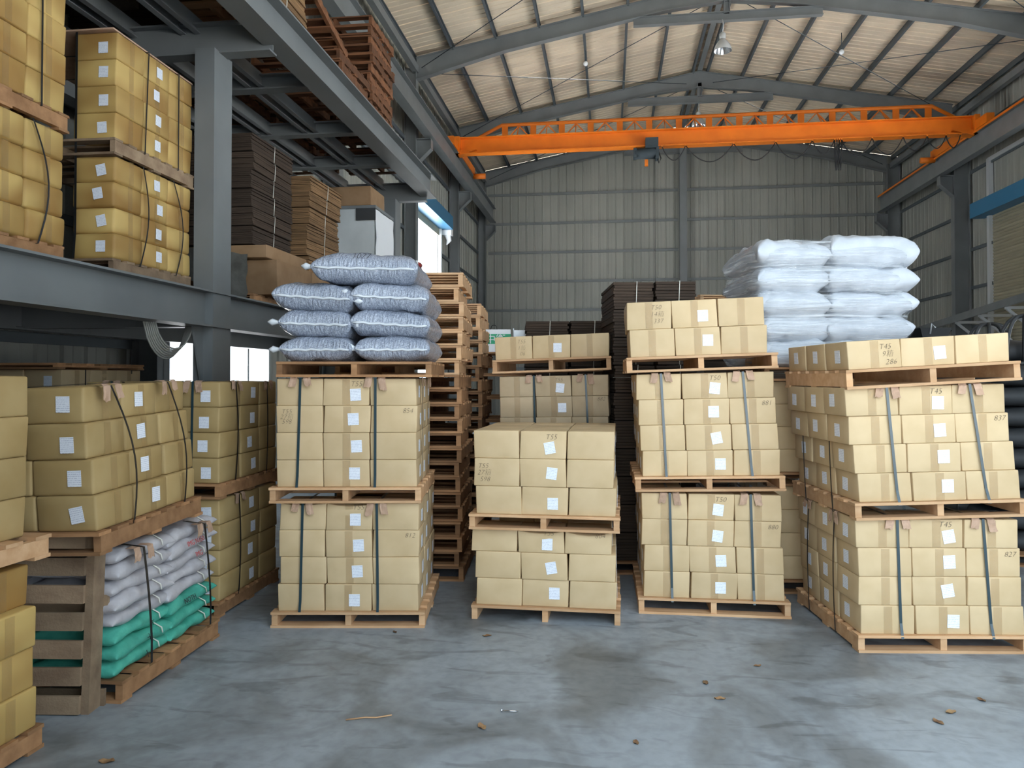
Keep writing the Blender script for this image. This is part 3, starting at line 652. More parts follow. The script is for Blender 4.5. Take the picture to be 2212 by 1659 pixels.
# ---- S2: unstrapped middle stack
F2, _ = frame_px((1016, 1342), (1340, 1348)); F2 = T(*F2.translation) @ RZ(R(-0.5))
pallet(F2, 'single sided pine pallet on the floor under the unstrapped middle stack', W=1.04, single=True, H=0.10)
h2 = load(F2 @ T(0, 0, 0.10), 'lower load of the unstrapped stack', 3, 0.322, 0.32, 0.186, hs=[.186, .186, .155], faces='fr', crush=(0.0, 0.02, 0.028),
          notes={(1, 2): [('T55', .66, .88, .03)], (2, 2): [('804', .75, .82, .03)]}, shift=[0, -.005, -.03], sidelab=True)
F2b = F2 @ T(-0.01, -0.02, 0.10+h2+0.004) @ RZ(-0.01)
pallet(F2b, 'reddish ended pallet in the middle of the unstrapped stack', W=1.05)
h = load(F2b @ T(0, 0, PH), 'upper load of the unstrapped stack', 3, 0.322, 0.32, 0.194, faces='fr', top=True,
         notes={(1, 2): [('T55', .68, .80, .032)], (0, 1): [('T55', .2, .74, .03), ('27箱', .22, .5, .03), ('598', .24, .26, .03)]}, shift=[.01, 0, -.01])
# ---- S2b: strapped stack behind it
F3, _ = frame_px((1062, 1231), (1324, 1231)); F3 = T(*F3.translation) @ RZ(R(-3))
pallet(F3, 'pallet on the floor under the stack behind the unstrapped one', 'wood', W=1.03)
h = load(F3 @ T(0, 0, PH), 'lower load of the stack behind the unstrapped one', 4, 0.318, 0.318, 0.184, faces='f')
F3b = F3 @ T(0.02, 0, PH+h+0.025) @ RY(-0.02)
pallet(F3b, 'pallet between loads of the stack behind the unstrapped one', 'wood', W=1.03)
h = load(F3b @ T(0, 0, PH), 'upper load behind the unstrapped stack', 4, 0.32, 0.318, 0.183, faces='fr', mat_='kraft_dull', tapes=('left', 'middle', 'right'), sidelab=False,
         notes={(1, 3): [('T55', .66, .80, .03)], (2, 2): [('882', .8, .85, .03)]})
strap_front(F3b, -0.17, PH-0.02, PH+h, 0.98, 'dark strap left, front of the load behind the unstrapped stack', 0.0, seed=7)
strap_front(F3b, 0.31, PH-0.02, PH+h, 0.98, 'dark strap right, front of the load behind the unstrapped stack', -0.02, seed=8)
F3c = F3b @ T(-0.01, -0.02, PH+h+0.035) @ RY(-0.012) @ T(0, 0, 0)
pallet(F3c, 'orange toned pallet carrying one row of three taped cartons', 'pine', W=1.06, H=0.12)
load(F3c @ T(0, 0, 0.12), 'top row behind the unstrapped stack', 1, 0.335, 0.32, 0.205, faces='fr', tapes=('left', 'middle', 'right'), sidelab=False, rightface_tape=False,
     notes={(0, 0): [('T55', .72, .78, .03), ('1箱', .72, .5, .03), ('06', .74, .25, .03)]}, mat_='kraft', deponly=(0,))
# ---- S3: right-centre strapped stack, two rows on top
F4, _ = frame_px((1381, 1330), (1705, 1333)); F4 = T(*F4.translation) @ RZ(R(0.5))
pallet(F4, 'pine pallet on the floor under the right centre stack', W=1.06, H=0.115)
h = load(F4 @ T(0, 0, 0.115), 'lower load, right centre stack', 4, 0.322, 0.318, 0.186, faces='fl', tapes=('left', 'middle', 'right'), shift=[.005, 0, -.01, -.015],
         notes={(1, 3): [('T50', .70, .80, .032)], (2, 2): [('880', .82, .80, .03)]})
strap_front(F4, -0.29, 0.09, 0.115+h, 0.98, 'dark strap left, front of the lower load, right centre stack', -0.015, seed=9)
strap_front(F4, 0.28, 0.09, 0.115+h, 0.98, 'dark strap right, front of the lower load, right centre stack', -0.02, seed=10)
z4 = 0.115+h
F4b = F4 @ T(-0.025, 0, z4+0.022) @ RY(-0.024)
pallet(F4b, 'pine pallet between the two strapped loads, right centre stack', W=1.05)
h = load(F4b @ T(0, 0, PH), 'upper load, right centre stack', 4, 0.318, 0.318, 0.184, faces='fl', tapes=('left', 'middle', 'right'), shift=[.01, 0.003, 0.0, -.01],
         notes={(1, 3): [('T50', .72, .80, .032)], (2, 2): [('881', .8, .8, .03)]})
strap_front(F4b, -0.30, PH-0.02, PH+h, 0.98, 'dark strap left, front of the upper load, right centre stack', -0.02, seed=11)
strap_front(F4b, 0.30, PH-0.02, PH+h, 0.98, 'dark strap right, front of the upper load, right centre stack', -0.045, seed=12)
F4c = F4b @ T(-0.035, -0.01, PH+h+0.018) @ RY(-0.010)
pallet(F4c, 'pine pallet under two loose rows, right centre stack', W=1.06, H=0.11)
load(F4c @ T(-0.02, 0, 0.11), 'loose rows, right centre stack', 2, 0.318, 0.318, 0.2, faces='fl', tapes=('left', 'middle', 'right'), sidelab=False, top=False, deponly=(0, 1), shift=[.01, -.01],
     notes={(0, 1): [('T50', .66, .80, .03), ('14箱', .68, .55, .03), ('337', .70, .30, .03)]})
# ---- S4: right front stack
F5, _ = frame_px((1856, 1412), (2226, 1412))
F5 = F5 @ RZ(-0.02)
pallet(F5, 'pine pallet on the floor under the rightmost stack', W=1.05, D=1.05)
h = load(F5 @ T(0, 0, PH), 'lower load of the rightmost stack', 4, 0.328, 0.32, 0.177, faces='fl', tapes=('left', 'middle', 'right'), inset=0.03, shift=[.0, -.01, -.02, -.03],
         notes={(1, 3): [('T45', .66, .82, .032)], (2, 2): [('827', .8, .8, .03)]})
strap_front(F5, -0.255, PH-0.02, PH+h, 1.0, 'dark strap left, front of the lower load, rightmost stack', -0.02, seed=13)
strap_front(F5, 0.30, PH-0.02, PH+h, 1.0, 'dark strap right, front of the lower load, rightmost stack', -0.05, seed=14)
strap_side(F5, 0.33, 0.02, PH+h, 1.05, 'left', 'black strap near, left side of the lower load, rightmost stack', 0, 0.03, seed=15)
strap_side(F5, 0.78, 0.02, PH+h, 1.05, 'left', 'black strap far, left side of the lower load, rightmost stack', 0, 0.03, seed=16)
F5b = F5 @ T(-0.01, 0, PH+h+0.008) @ RY(-0.026) @ RZ(0.015)
pallet(F5b, 'pine pallet between the two loads of the rightmost stack', W=1.06, D=1.05)
h = load(F5b @ T(-0.03, 0, PH), 'upper load of the rightmost stack', 4, 0.328, 0.32, 0.178, faces='fl', tapes=('left', 'middle', 'right'), shift=[.03, .01, -.01, -.03],
         notes={(1, 3): [('T45', .68, .80, .032)], (2, 2): [('837', .82, .82, .03)]})
strap_front(F5b, -0.255, PH-0.02, PH+h, 1.0, 'dark strap left, front of the upper load, rightmost stack', -0.05, seed=17)
strap_front(F5b, 0.30, PH-0.02, PH+h, 1.0, 'dark strap right, front of the upper load, rightmost stack', -0.09, seed=18)
strap_side(F5b, 0.33, 0.0, PH+h, 1.05, 'left', 'black strap near, left side of the upper load, rightmost stack', 0, 0.02, seed=19)
strap_side(F5b, 0.78, 0.0, PH+h, 1.05, 'left', 'black strap far, left side of the upper load, rightmost stack', 0, 0.02, seed=20)
F5c = F5b @ T(-0.02, -0.01, PH+h+0.004) @ RY(-0.03)
pallet(F5c, 'pine pallet topping the rightmost stack under one row', W=1.08, D=1.05, H=0.12)
load(F5c @ T(-0.015, 0, 0.12), 'single row topping the rightmost stack', 1, 0.332, 0.32, 0.178, faces='fl', tapes=('left', 'middle', 'right'),
     notes={(0, 0): [('T45', .70, .76, .03), ('9箱', .74, .50, .03), ('286', .80, .22, .03)]})
# ---- S8: stack behind the rightmost one, carrying the wrapped bags
F8 = F5 @ T(-0.16, 1.25, 0) @ RZ(0.02)
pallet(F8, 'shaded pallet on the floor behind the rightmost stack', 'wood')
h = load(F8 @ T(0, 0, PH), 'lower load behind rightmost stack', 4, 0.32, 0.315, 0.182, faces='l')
F8b = F8 @ T(0, 0, PH+h+0.005)
pallet(F8b, 'shaded pallet between loads behind the rightmost stack', 'wood')
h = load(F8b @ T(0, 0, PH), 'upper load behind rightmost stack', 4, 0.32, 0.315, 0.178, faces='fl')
strap_side(F8b, 0.4, 0.0, PH+h, 1.0, 'left', 'black strap, left side of the load under the wrapped bags', 0, 0, seed=21)
F8c = F8b @ T(0.02, -0.05, PH+h+0.005)
pallet(F8c, 'reddish pallet under the film wrapped white bags', 'wood', W=1.15, D=1.05)
# ---- left side: S5 over the sacks, S6, S7, edge stack
def load_face(name, X, Y, yaw=0.0): return T(X, Y, 0) @ RZ(yaw)
F6 = T(-3.03, 3.57, 0) @ RZ(R(1.5))
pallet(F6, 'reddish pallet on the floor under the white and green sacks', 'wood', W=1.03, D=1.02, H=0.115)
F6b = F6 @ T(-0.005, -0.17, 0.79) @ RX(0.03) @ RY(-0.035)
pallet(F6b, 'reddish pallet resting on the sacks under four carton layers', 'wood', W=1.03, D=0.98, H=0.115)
F6c = F6b @ T(-0.05, 0.0, 0.115)
h = load(F6c, 'four carton layers above the sacks', 4, 0.33, 0.31, 0.182, faces='fr', lab=('right', 'middle'), sidelab=(1,), rightface_tape=True, mat_='kraft_shaded', r=0.014, bulge=0.009,
         shift=[.03, .015, 0, -.02], jit=0.01, notes={})
strap_front(F6b, 0.085, 0.09, 0.115+h, 0.96, 'dark strap on the front of the cartons above the sacks', -0.04, seed=22, m='strap_black')
strap_side(F6b, 0.30, 0.08, 0.115+h, 0.99, 'right', 'black strap near, bowed over the cartons above the sacks', -0.14, 0.06, seed=23, out=0.03)
strap_side(F6b, 0.80, 0.08, 0.115+h, 0.99, 'right', 'black strap far, bowed over the cartons above the sacks', -0.12, 0.05, seed=24, out=0.03)
F7 = T(-3.25, 4.92, 0) @ RZ(R(1))
pallet(F7, 'reddish pallet on the floor behind the sacks', 'wood', W=1.05, D=1.0)
h = load(F7 @ T(0, 0, PH), 'lower load behind the sack pallet', 4, 0.335, 0.31, 0.18, faces='fr', lab=('right',), sidelab=(1,), colsonly=(1, 2), mat_='kraft_shaded', r=0.012, bulge=0.008)
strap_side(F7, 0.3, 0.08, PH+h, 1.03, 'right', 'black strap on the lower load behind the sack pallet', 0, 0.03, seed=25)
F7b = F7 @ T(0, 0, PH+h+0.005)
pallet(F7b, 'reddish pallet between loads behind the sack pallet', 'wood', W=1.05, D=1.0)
h = load(F7b @ T(0, 0, PH), 'upper load behind the sack pallet', 4, 0.335, 0.31, 0.18, faces='fr', lab=('left', 'right'), sidelab=(1,), mat_='kraft_shaded', r=0.012, bulge=0.008)
strap_front(F7b, 0.30, 0.08, PH+h, 0.96, 'dark strap on the front of the load behind the sacks', 0.01, seed=26)
strap_front(F7b, -0.32, 0.08, PH+h, 0.96, 'dark strap left, front of the load behind the sacks', 0.01, seed=27)
strap_side(F7b, 0.24, 0.08, PH+h, 1.03, 'right', 'black strap near, right side of the load behind the sacks', 0, 0.04, seed=28)
strap_side(F7b, 0.76, 0.08, PH+h, 1.03, 'right', 'black strap far, right side of the load behind the sacks', 0, 0.02, seed=29)
F9 = T(-4.82, 5.35, 0)
pallet(F9, 'pallet on the floor under the dim stack by the window', 'wood')
h = load(F9 @ T(0, 0, PH), 'dim lower stack by the window', 4, 0.33, 0.33, 0.2, faces='f', lab=('right',), sidelab=False, mat_='kraft_shaded', colsonly=(2,))
pallet(F9 @ T(0, 0, PH+h), 'pallet inside the dim stack by the window', 'wood')
h2_ = load(F9 @ T(0, 0, 2*PH+h), 'dim upper stack by the window', 4, 0.33, 0.33, 0.185, faces='fr', lab=('right',), sidelab=False, rightface_tape=True)
hh = 2*PH+h+h2_
pallet(F9 @ T(-0.05, -0.05, hh+0.002), 'thin empty pallet lying on the dim stack by the window', 'wood', W=1.15, D=1.1, H=0.05)
strap_side(F9, 0.3, 1.2, hh, 1.0, 'right', 'black strap near, dim stack by the window', 0, 0, pads=False)
strap_side(F9, 0.9, 1.2, hh, 1.0, 'right', 'black strap far, dim stack by the window', 0, 0, pads=False)
F11 = T(-3.14, 2.12, 0) @ RZ(R(-1))
pallet(F11, 'dark red pallet on the floor at the left edge', 'wood', W=1.08, D=1.02)
h = load(F11 @ T(0.02, 0, PH), 'lower load at the left edge', 4, 0.33, 0.315, 0.183, faces='r', sidelab=False, rightface_tape=True, mat_='kraft_yellow', deponly=(1, 2), shift=[0, 0, 0, -.05], r=0.01, bulge=0.008)
F11b = F11 @ T(0.0, 0.0, PH+h+0.02)
pallet(F11b, 'pine pallet between the loads at the left edge', 'pine', W=1.06, D=1.06)
h = load(F11b @ T(-0.035, 0, PH), 'upper load at the left edge', 4, 0.33, 0.315, 0.183, faces='r', sidelab=False, mat_='kraft_shaded', deponly=(1, 2), r=0.01, bulge=0.006)
# a pallet standing on end between the edge stack and the sacks
Fp = T(-3.08, 3.40, 0.0) @ RZ(R(6)) @ RX(R(-3))
sp = thing('pallet', 'weathered pallet standing upright between edge cartons and the sacks', 'pallet', Fp, 'wooden pallets')
for x in (-0.46, 0.0, 0.46): ob('stringer', MB().box(x-0.02, x+0.02, 0, 0.10, 0, 1.06).mesh('stringer', 'oldwood'), sp)
for k in range(8):
    ob('top_board', MB().box(-0.5, 0.44, -0.018, 0, 0, 0.09).mesh('top_board', 'oldwood'), sp, T(0, 0, 0.005+k*0.137) @ RY(random.uniform(-.01, .01)))
for z_ in (0.0, 0.48, 0.965): ob('bottom_board', MB().box(-0.5, 0.5, 0.1, 0.118, z_, z_+0.09).mesh('bottom_board', 'oldwood'), sp)
ob('end_board', MB().box(-0.5, 0.5, -0.02, 0.12, 1.06, 1.078).mesh('end_board', 'oldwood'), sp)
# ---- shelf loads A and B on the lower mezzanine
ZL = 2.44
for nm, FX, FY, m_, mats in (('B', -4.05, 4.90, 'oldwood', 'kraft_yellow'), ('A', -4.06, 3.42, 'wood', 'kraft_yellow')):
    Fs = T(FX, FY, ZL) @ RZ(R(0.5)); word = 'mezzanine stack by post' if nm == 'B' else 'nearer mezzanine stack'
    pallet(Fs, f'pallet under the {word}', m_, W=1.02, D=1.03, H=0.12)
    kw = dict(faces='fr', colsonly=(2,), lab=('right',), sidelab=(1,)) if nm == 'B' else dict(faces='r', sidelab=False, colsonly=(2,))
    dp = dict(deep=3)
    h = load(Fs @ T(0, 0, 0.12), f'lower load, {word}', 4, 0.33, 0.33, 0.187, mat_=mats, rightface_tape=True, r=0.022, bulge=0.014, tapes=(), **kw, **dp)
    strap_side(Fs, 0.30, 0.10, 0.12+h, 1.035, 'right', f'black strap near, lower load, {word}', 0.03, 0.05, pads=False, out=0.025)
    strap_side(Fs, 0.78, 0.10, 0.12+h, 1.035, 'right', f'black strap far, lower load, {word}', -0.05, 0.08, pads=False, out=0.025)
    Ft = Fs @ T(0, 0, 0.12+h+0.003)
    pallet(Ft, f'pallet between loads, {word}', m_, W=1.03, D=1.05, H=0.12)
    h = load(Ft @ T(0, 0, 0.12), f'upper load, {word}', 4, 0.33, 0.33, 0.195, mat_=mats, rightface_tape=True, r=0.012, bulge=0.008, **kw, **dp)
    strap_side(Ft, 0.35, 0.10, 0.12+h, 1.035, 'right', f'black strap near, upper load, {word}', 0.04, 0.0, pads=False)
    strap_side(Ft, 0.80, 0.10, 0.12+h, 1.035, 'right', f'black strap far, upper load, {word}', 0.0, 0.0, pads=False)
    if nm == 'B':
        strap_front(Fs, 0.20, 0.1, 0.12*2+2*h, 1.0, 'black strap on the front of the mezzanine stack by the post', 0, m='strap_black', pads=False)
        tag(ob('card_sheet', MB().box(-0.5, 0.5, 0.0, 1.04, 0, 0.012).mesh('card_sheet', 'pad'), None, Ft @ T(0, 0, 0.12+h+0.004)), 'brown board sheet lying on top of the labelled mezzanine stack', 'sheet')
# ------------------------------------------------------------------ pallet stacks
RW = ['lowest', 'second', 'third', 'fourth', 'fifth', 'sixth', 'seventh', 'eighth', 'ninth', 'tenth', 'eleventh', 'twelfth', 'thirteenth', 'fourteenth', 'fifteenth', 'sixteenth', 'seventeenth', 'eighteenth', 'nineteenth', 'twentieth', 'topmost']
def pallet_stack(F, n, H, desc, m='wood', W=1.05, D=1.0, nt=5, turn_some=False, light_top=0):
    z = 0.0
    for i in range(n):
        rank = 'top pallet' if i == n-1 else 'bottom pallet' if i == 0 else f'{RW[i]} pallet from the bottom'
        mm = 'pine' if i >= n-light_top else m
        pallet(F @ T(random.uniform(-.025, .025), random.uniform(-.02, .02), z) @ RZ(random.uniform(-.03, .03)), f'{rank} in the {desc}', mm, W, D, H, nt, 3, f'pallets in the {desc}', turn=(turn_some and i % 3 == 2))
        z += H+0.002
    return z
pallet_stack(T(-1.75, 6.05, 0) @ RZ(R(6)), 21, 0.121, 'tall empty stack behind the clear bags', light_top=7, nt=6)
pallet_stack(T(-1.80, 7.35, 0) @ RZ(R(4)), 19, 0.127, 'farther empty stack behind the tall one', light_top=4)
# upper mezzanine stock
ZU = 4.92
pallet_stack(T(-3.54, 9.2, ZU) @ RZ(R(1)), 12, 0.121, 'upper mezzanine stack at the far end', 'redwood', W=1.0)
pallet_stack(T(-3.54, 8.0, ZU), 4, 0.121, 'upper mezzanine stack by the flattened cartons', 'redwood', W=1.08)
pallet(T(-3.5, 7.2, ZU+0.72) @ RZ(R(2)) @ RX(R(-11)), 'loose pallet tilted on the upper mezzanine stack', 'redwood', W=1.0, D=1.15)
for i, (x, y) in enumerate(((-4.75, 7.75), (-4.75, 8.95), (-3.54, 10.3), (-4.75, 10.15), (-3.62, 6.4), (-4.75, 6.4), (-3.62, 5.25), (-4.75, 5.25))):
    if i < 4:
        pallet(T(x, y, ZU), f"pallet seen from below on the upper mezzanine, {['inner near', 'inner middle', 'outer far', 'inner far'][i]}", 'redwood', W=1.08, D=1.05)
# ---- flattened carton bundles
def bundle_mesh(w_, d_, h_, n, var, m):
    def fn():
        rnd = random.Random(var); mb = MB(); t = h_/n
        for i in range(n):
            a, b, c_, e = [rnd.uniform(-.008, .008) for _ in range(4)]
            mb.box(-w_/2+a, w_/2+b, -d_/2+c_, d_/2+e, i*t, (i+0.88)*t)
        return mb.mesh('card_bundle', m)
    return cached(('bd', w_, d_, h_, n, var, m), fn)
def bundle(F, w_, d_, h_, label, group, m='flat_card', sides=('front',), var=0, tw='twine', n=9):
    o = thing('card_bundle', label, 'cardboard', F, group)
    s = ob('card_sheets', bundle_mesh(w_, d_, h_, n, var % 3, m), o)
    t = MB()
    for sd in sides:
        if sd == 'front': t.tube([(0.02, -d_/2-0.012, 0), (0.03, -d_/2-0.014, h_), (0.03, 0, h_+.004), (0.03, d_/2+.012, h_), (0.02, d_/2+0.012, 0)], 0.004, 5)
        else: t.tube([(w_/2+0.012, 0, 0), (w_/2+0.014, 0.01, h_*0.6), (w_/2+0.012, 0.02, h_), (-w_/2-0.012, 0, h_), (-w_/2-.012, 0, 0)], 0.004, 5)
    t.obj('twine', tw, o); return o
# dark pile on the lower mezzanine beyond the post
pallet(T(-4.1, 7.05, ZL), 'pallet under the dark flattened carton pile', 'wood', W=1.1, D=1.1)
tag(ob('carton', carton_mesh(0.55, 1.0, 0.13, 0, 'kraft_brown', 0.008), None, T(-3.72, 7.62, ZL+0.48)), 'shallow brown carton under the dark flattened carton pile', 'box')
tag(ob('carton', carton_mesh(0.5, 0.9, 0.36, 1, 'kraft_brown', 0.008), None, T(-3.62, 7.66, ZL+0.11)), 'deep brown carton under the shallow one beyond the post', 'box')
tag(ob('carton', carton_mesh(0.6, 0.9, 0.50, 1, 'kraft_brown', 0.008), None, T(-4.35, 7.62, ZL+0.11)), 'brown carton half hidden by the grey tarp', 'box')

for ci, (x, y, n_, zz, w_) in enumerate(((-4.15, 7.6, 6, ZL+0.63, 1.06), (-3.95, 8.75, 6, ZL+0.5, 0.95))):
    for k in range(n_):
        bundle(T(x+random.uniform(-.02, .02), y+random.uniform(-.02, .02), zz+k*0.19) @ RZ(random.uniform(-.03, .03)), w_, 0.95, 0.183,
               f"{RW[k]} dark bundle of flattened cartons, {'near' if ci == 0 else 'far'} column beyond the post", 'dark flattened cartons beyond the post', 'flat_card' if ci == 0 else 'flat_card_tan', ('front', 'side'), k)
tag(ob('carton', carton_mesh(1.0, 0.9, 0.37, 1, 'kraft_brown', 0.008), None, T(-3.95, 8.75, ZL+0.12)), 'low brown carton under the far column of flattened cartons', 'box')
tp = MB(); vs = []; n_ = 14
for j in range(n_):
    for i in range(n_):
        u, v = i/(n_-1), j/(n_-1)
        vs.append((-4.55+0.95*u+0.03*noise.noise(Vector((u*5, v*5, 1))), 7.02+0.05*noise.noise(Vector((u*6, v*4, 3)))-0.03*v, ZL+0.62-0.55*v*(0.35+0.65*u)-0.12*u+0.03*noise.noise(Vector((u*7, v*7, 8)))))
k_ = n_*n_; fs = [(j*n_+i, j*n_+i+1, (j+1)*n_+i+1, (j+1)*n_+i) for j in range(n_-1) for i in range(n_-1)]
tp.poly(vs+[(a, b+0.006, c_) for a, b, c_ in vs], fs+[tuple(k_+q for q in reversed(f_)) for f_ in fs], True)
tag(tp.obj('tarp', 'tarp'), 'dark grey plastic tarp draped below the dark flattened cartons', 'tarp')
# upright sheet-wrapped cabinet with carton on top
cbn = thing('cabinet', 'tall pale grey cabinet with torn white covering on mezzanine', 'cabinet', T(-3.45, 9.55, ZL))
MB().box(-0.5, 0.35, 0, 0.8, 0.0, 1.52).obj('body', 'palewhite', cbn)
MB().box(-0.52, 0.37, -0.02, 0.82, 1.52, 1.56).obj('lid', 'steel', cbn)
cv = MB(); vs = []
for j in range(12):
    for i in range(8):
        u, v = i/7, j/11; vs.append((0.37+0.02*noise.noise(Vector((u*4, v*6, 0))), -0.02+0.82*u+(0.02*noise.noise(Vector((3, v*9, 0))) if i == 0 else 0), 1.50-1.40*v))
fs = [(j*8+i, j*8+i+1, (j+1)*8+i+1, (j+1)*8+i) for j in range(11) for i in range(7)]
cv.poly(vs+[(a+0.004, b, c_) for a, b, c_ in vs], [tuple(reversed(f_)) for f_ in fs]+[tuple(96+q for q in f_) for f_ in fs], True); cv.obj('torn_cover', 'white', cbn)
MB().box(0.1, 0.37, -0.03, -0.015, 1.36, 1.52).obj('dark_patch', 'dark', cbn)
tag(ob('carton', carton_mesh(0.6, 0.6, 0.26, 2, 'kraft_brown', 0.012), None, T(-3.45, 9.85, ZL+1.565)), 'brown carton lying on top of the tall grey cabinet', 'box')
# hose coil on a pallet and carton
tag(ob('carton', carton_mesh(0.95, 0.9, 0.42, 2, 'kraft_brown', 0.012), None, T(-3.32, 10.95, ZL+0.11)), 'wide brown carton under the pallet with the hose coil', 'box')
pallet(T(-3.3, 10.4, ZL), 'pallet on the mezzanine floor under the wide brown carton', 'wood')
pallet(T(-3.3, 10.42, ZL+0.535), 'reddish pallet on the wide brown carton near the doorway', 'wood', W=1.05, D=1.0, H=0.11)
pallet(T(-3.27, 10.45, ZL+0.66) @ RZ(0.03), 'grey edged pallet directly under the hose coil', 'oldwood', W=1.0, D=1.0, H=0.12)
hc = thing('hose_coil', 'coiled red and silver hose on a pallet near the open doorway', 'hose', T(-3.28, 10.95, ZL+0.80))
for k in range(3):
    MB().tube([(0.43*math.cos(a*math.pi/18), 0.43*math.sin(a*math.pi/18), 0.035+k*0.068) for a in range(36)], 0.034, 8, True).obj('hose_turn', 'redhose', hc)
for a in range(0, 360, 60):
    c_, s_ = math.cos(R(a-80)), math.sin(R(a-80)); MB().bar((0.465*c_, 0.465*s_, 0.0), (0.465*c_, 0.465*s_, 0.21), 0.05, 0.006, (c_, s_, 0)).obj('binding', 'alu', hc)
# upper mezzanine: tall bundles, yellow crate pallets and tube
for cx, cy in ((-3.45, 5.35), (-3.45, 6.42)):
    zz = ZU+0.11
    pallet(T(cx, cy-0.5, ZU), f"pallet under the {'near' if cy < 6 else 'far'} tall tan bundles on the upper mezzanine", 'wood', W=1.05)
    for k in range(11):
        bundle(T(cx+random.uniform(-.015, .015), cy+random.uniform(-.015, .015), zz+k*0.205) @ RZ(random.uniform(-.02, .02)), 1.0, 0.98, 0.2,
               f"{RW[k]} tan bundle of flattened cartons, {'near' if cy < 6 else 'far'} pile, upper mezzanine", 'tan flattened cartons on the upper mezzanine', 'flat_card_tan', ('side',), k)
def grid_pallet(F, label):
    p = thing('plastic_pallet', label, 'pallet', F, 'yellow plastic pallets')
    m = MB()
    for i in range(12): m.box(-0.55+i*0.1-0.012, -0.55+i*0.1+0.012, 0, 1.1, 0, 0.05)
    for j in range(12): m.box(-0.56, 0.56, j*0.1-0.012, j*0.1+0.012, 0.0, 0.05)
    m.obj('grid', 'yellow', p)
    MB().box(-0.57, 0.57, -0.02, 1.12, 0.10, 0.13).obj('top_plate', 'dark', p)
    for x in (-0.5, 0, 0.5):
        for y in (0.02, 0.5, 1.0): MB().box(x-0.05, x+0.05, y, y+0.1, 0.05, 0.10).obj('foot', 'yellow', p)
grid_pallet(T(-4.75, 4.6, ZU), 'yellow plastic grid pallet at the inner side of the upper mezzanine')
grid_pallet(T(-4.75, 3.4, ZU), 'yellow plastic grid pallet nearest the entrance on the upper mezzanine')
grid_pallet(T(-3.5, 3.55, ZU), 'yellow plastic grid pallet beside the yellow tube')
tb = MB().lathe([(0.13, 0), (0.15, 0), (0.15, 0.9), (0.13, 0.9), (0.13, 0)], 28)
tag(ob('tube', tb.mesh('tube', 'yellow'), None, T(-3.25, 4.7, ZU+0.165) @ RX(R(90))), 'short yellow plastic tube lying on the upper mezzanine', 'tube')
# goods above the deck that keep the underside dark
for i, (x, y, hgt) in enumerate(((-4.75, 5.5, 1.6), (-4.75, 6.9, 1.6), (-4.75, 8.1, 1.4), (-4.75, 9.3, 1.4), (-4.75, 10.6, 1.3))):
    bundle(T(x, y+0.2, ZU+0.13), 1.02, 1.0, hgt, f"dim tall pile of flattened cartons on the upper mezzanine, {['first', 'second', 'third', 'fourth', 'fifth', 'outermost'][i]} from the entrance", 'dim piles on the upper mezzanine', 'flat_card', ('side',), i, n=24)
# dark piles behind the middle stacks
def pile(x, y, cols, n_, z0, w_, h_, d_, desc, ry=0.0, sup=None):
    for c_ in range(cols):
        for k in range(n_):
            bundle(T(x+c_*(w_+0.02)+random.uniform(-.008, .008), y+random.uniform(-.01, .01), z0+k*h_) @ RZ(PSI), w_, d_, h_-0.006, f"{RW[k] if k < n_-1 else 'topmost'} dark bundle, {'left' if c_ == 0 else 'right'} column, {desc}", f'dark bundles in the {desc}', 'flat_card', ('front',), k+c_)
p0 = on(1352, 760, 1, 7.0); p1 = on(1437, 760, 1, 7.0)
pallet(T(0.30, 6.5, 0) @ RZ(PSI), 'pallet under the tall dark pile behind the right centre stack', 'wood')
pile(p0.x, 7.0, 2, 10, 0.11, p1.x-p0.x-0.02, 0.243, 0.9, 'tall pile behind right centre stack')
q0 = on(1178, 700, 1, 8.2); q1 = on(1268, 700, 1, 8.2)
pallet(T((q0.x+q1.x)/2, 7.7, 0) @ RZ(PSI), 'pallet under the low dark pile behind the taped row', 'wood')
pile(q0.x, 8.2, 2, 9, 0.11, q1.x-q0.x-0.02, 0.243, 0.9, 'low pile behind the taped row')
# carrier bag with green print and a galvanised box on a hidden pallet pile at the left end
g0 = on(1078, 745, 1, 8.0)
pallet_stack(T(g0.x+0.1, 7.9, 0) @ RZ(PSI), 8, 0.245, 'thick crate pile under the green printed bag', W=0.9, D=0.8, nt=4)
zb = 8*0.247
bgo = thing('carrier_bag', 'white carrier bag with a green printed band behind the cartons', 'bag', T(g0.x-0.02, 8.05, zb) @ RZ(PSI))
MB().box(-0.14, 0.14, 0, 0.1, 0, 0.25).obj('bag_body', 'white', bgo)
MB().box(-0.141, 0.141, -0.003, 0.0, 0.09, 0.20).obj('green_band', 'green', bgo)
MB().tube([(-0.08, 0.02, 0.25), (-0.07, 0.02, 0.29), (-0.045, 0.02, 0.30), (-0.02, 0.02, 0.29), (-0.01, 0.02, 0.25)], 0.004, 6).obj('handle', 'black', bgo)
cu = bpy.data.curves.new('lettering', 'FONT'); cu.body = '中衛'; cu.size = 0.11; cu.materials.append(M['white']); cu.extrude = 0.0005; cu.align_x = 'LEFT'
lo = bpy.data.objects.new('lettering', cu); C.objects.link(lo); TEXTS.append(lo); lo.parent = bgo; lo.matrix_local = T(-0.135, -0.005, 0.105) @ RX(math.pi/2)
gb = MB().box(-0.14, 0.14, 0, 0.2, 0, 0.012).box(-0.14, -0.13, 0, 0.2, 0, 0.27).box(0.13, 0.14, 0, 0.2, 0, 0.27).box(-0.14, 0.14, 0, 0.008, 0, 0.25).box(-0.14, 0.14, 0.19, 0.2, 0, 0.25)
tag(ob('metal_tray', gb.mesh('metal_tray', 'alu'), None, T(g0.x+0.27, 8.2, zb) @ RZ(PSI)), 'pale metal tray beside the green printed bag', 'tray')
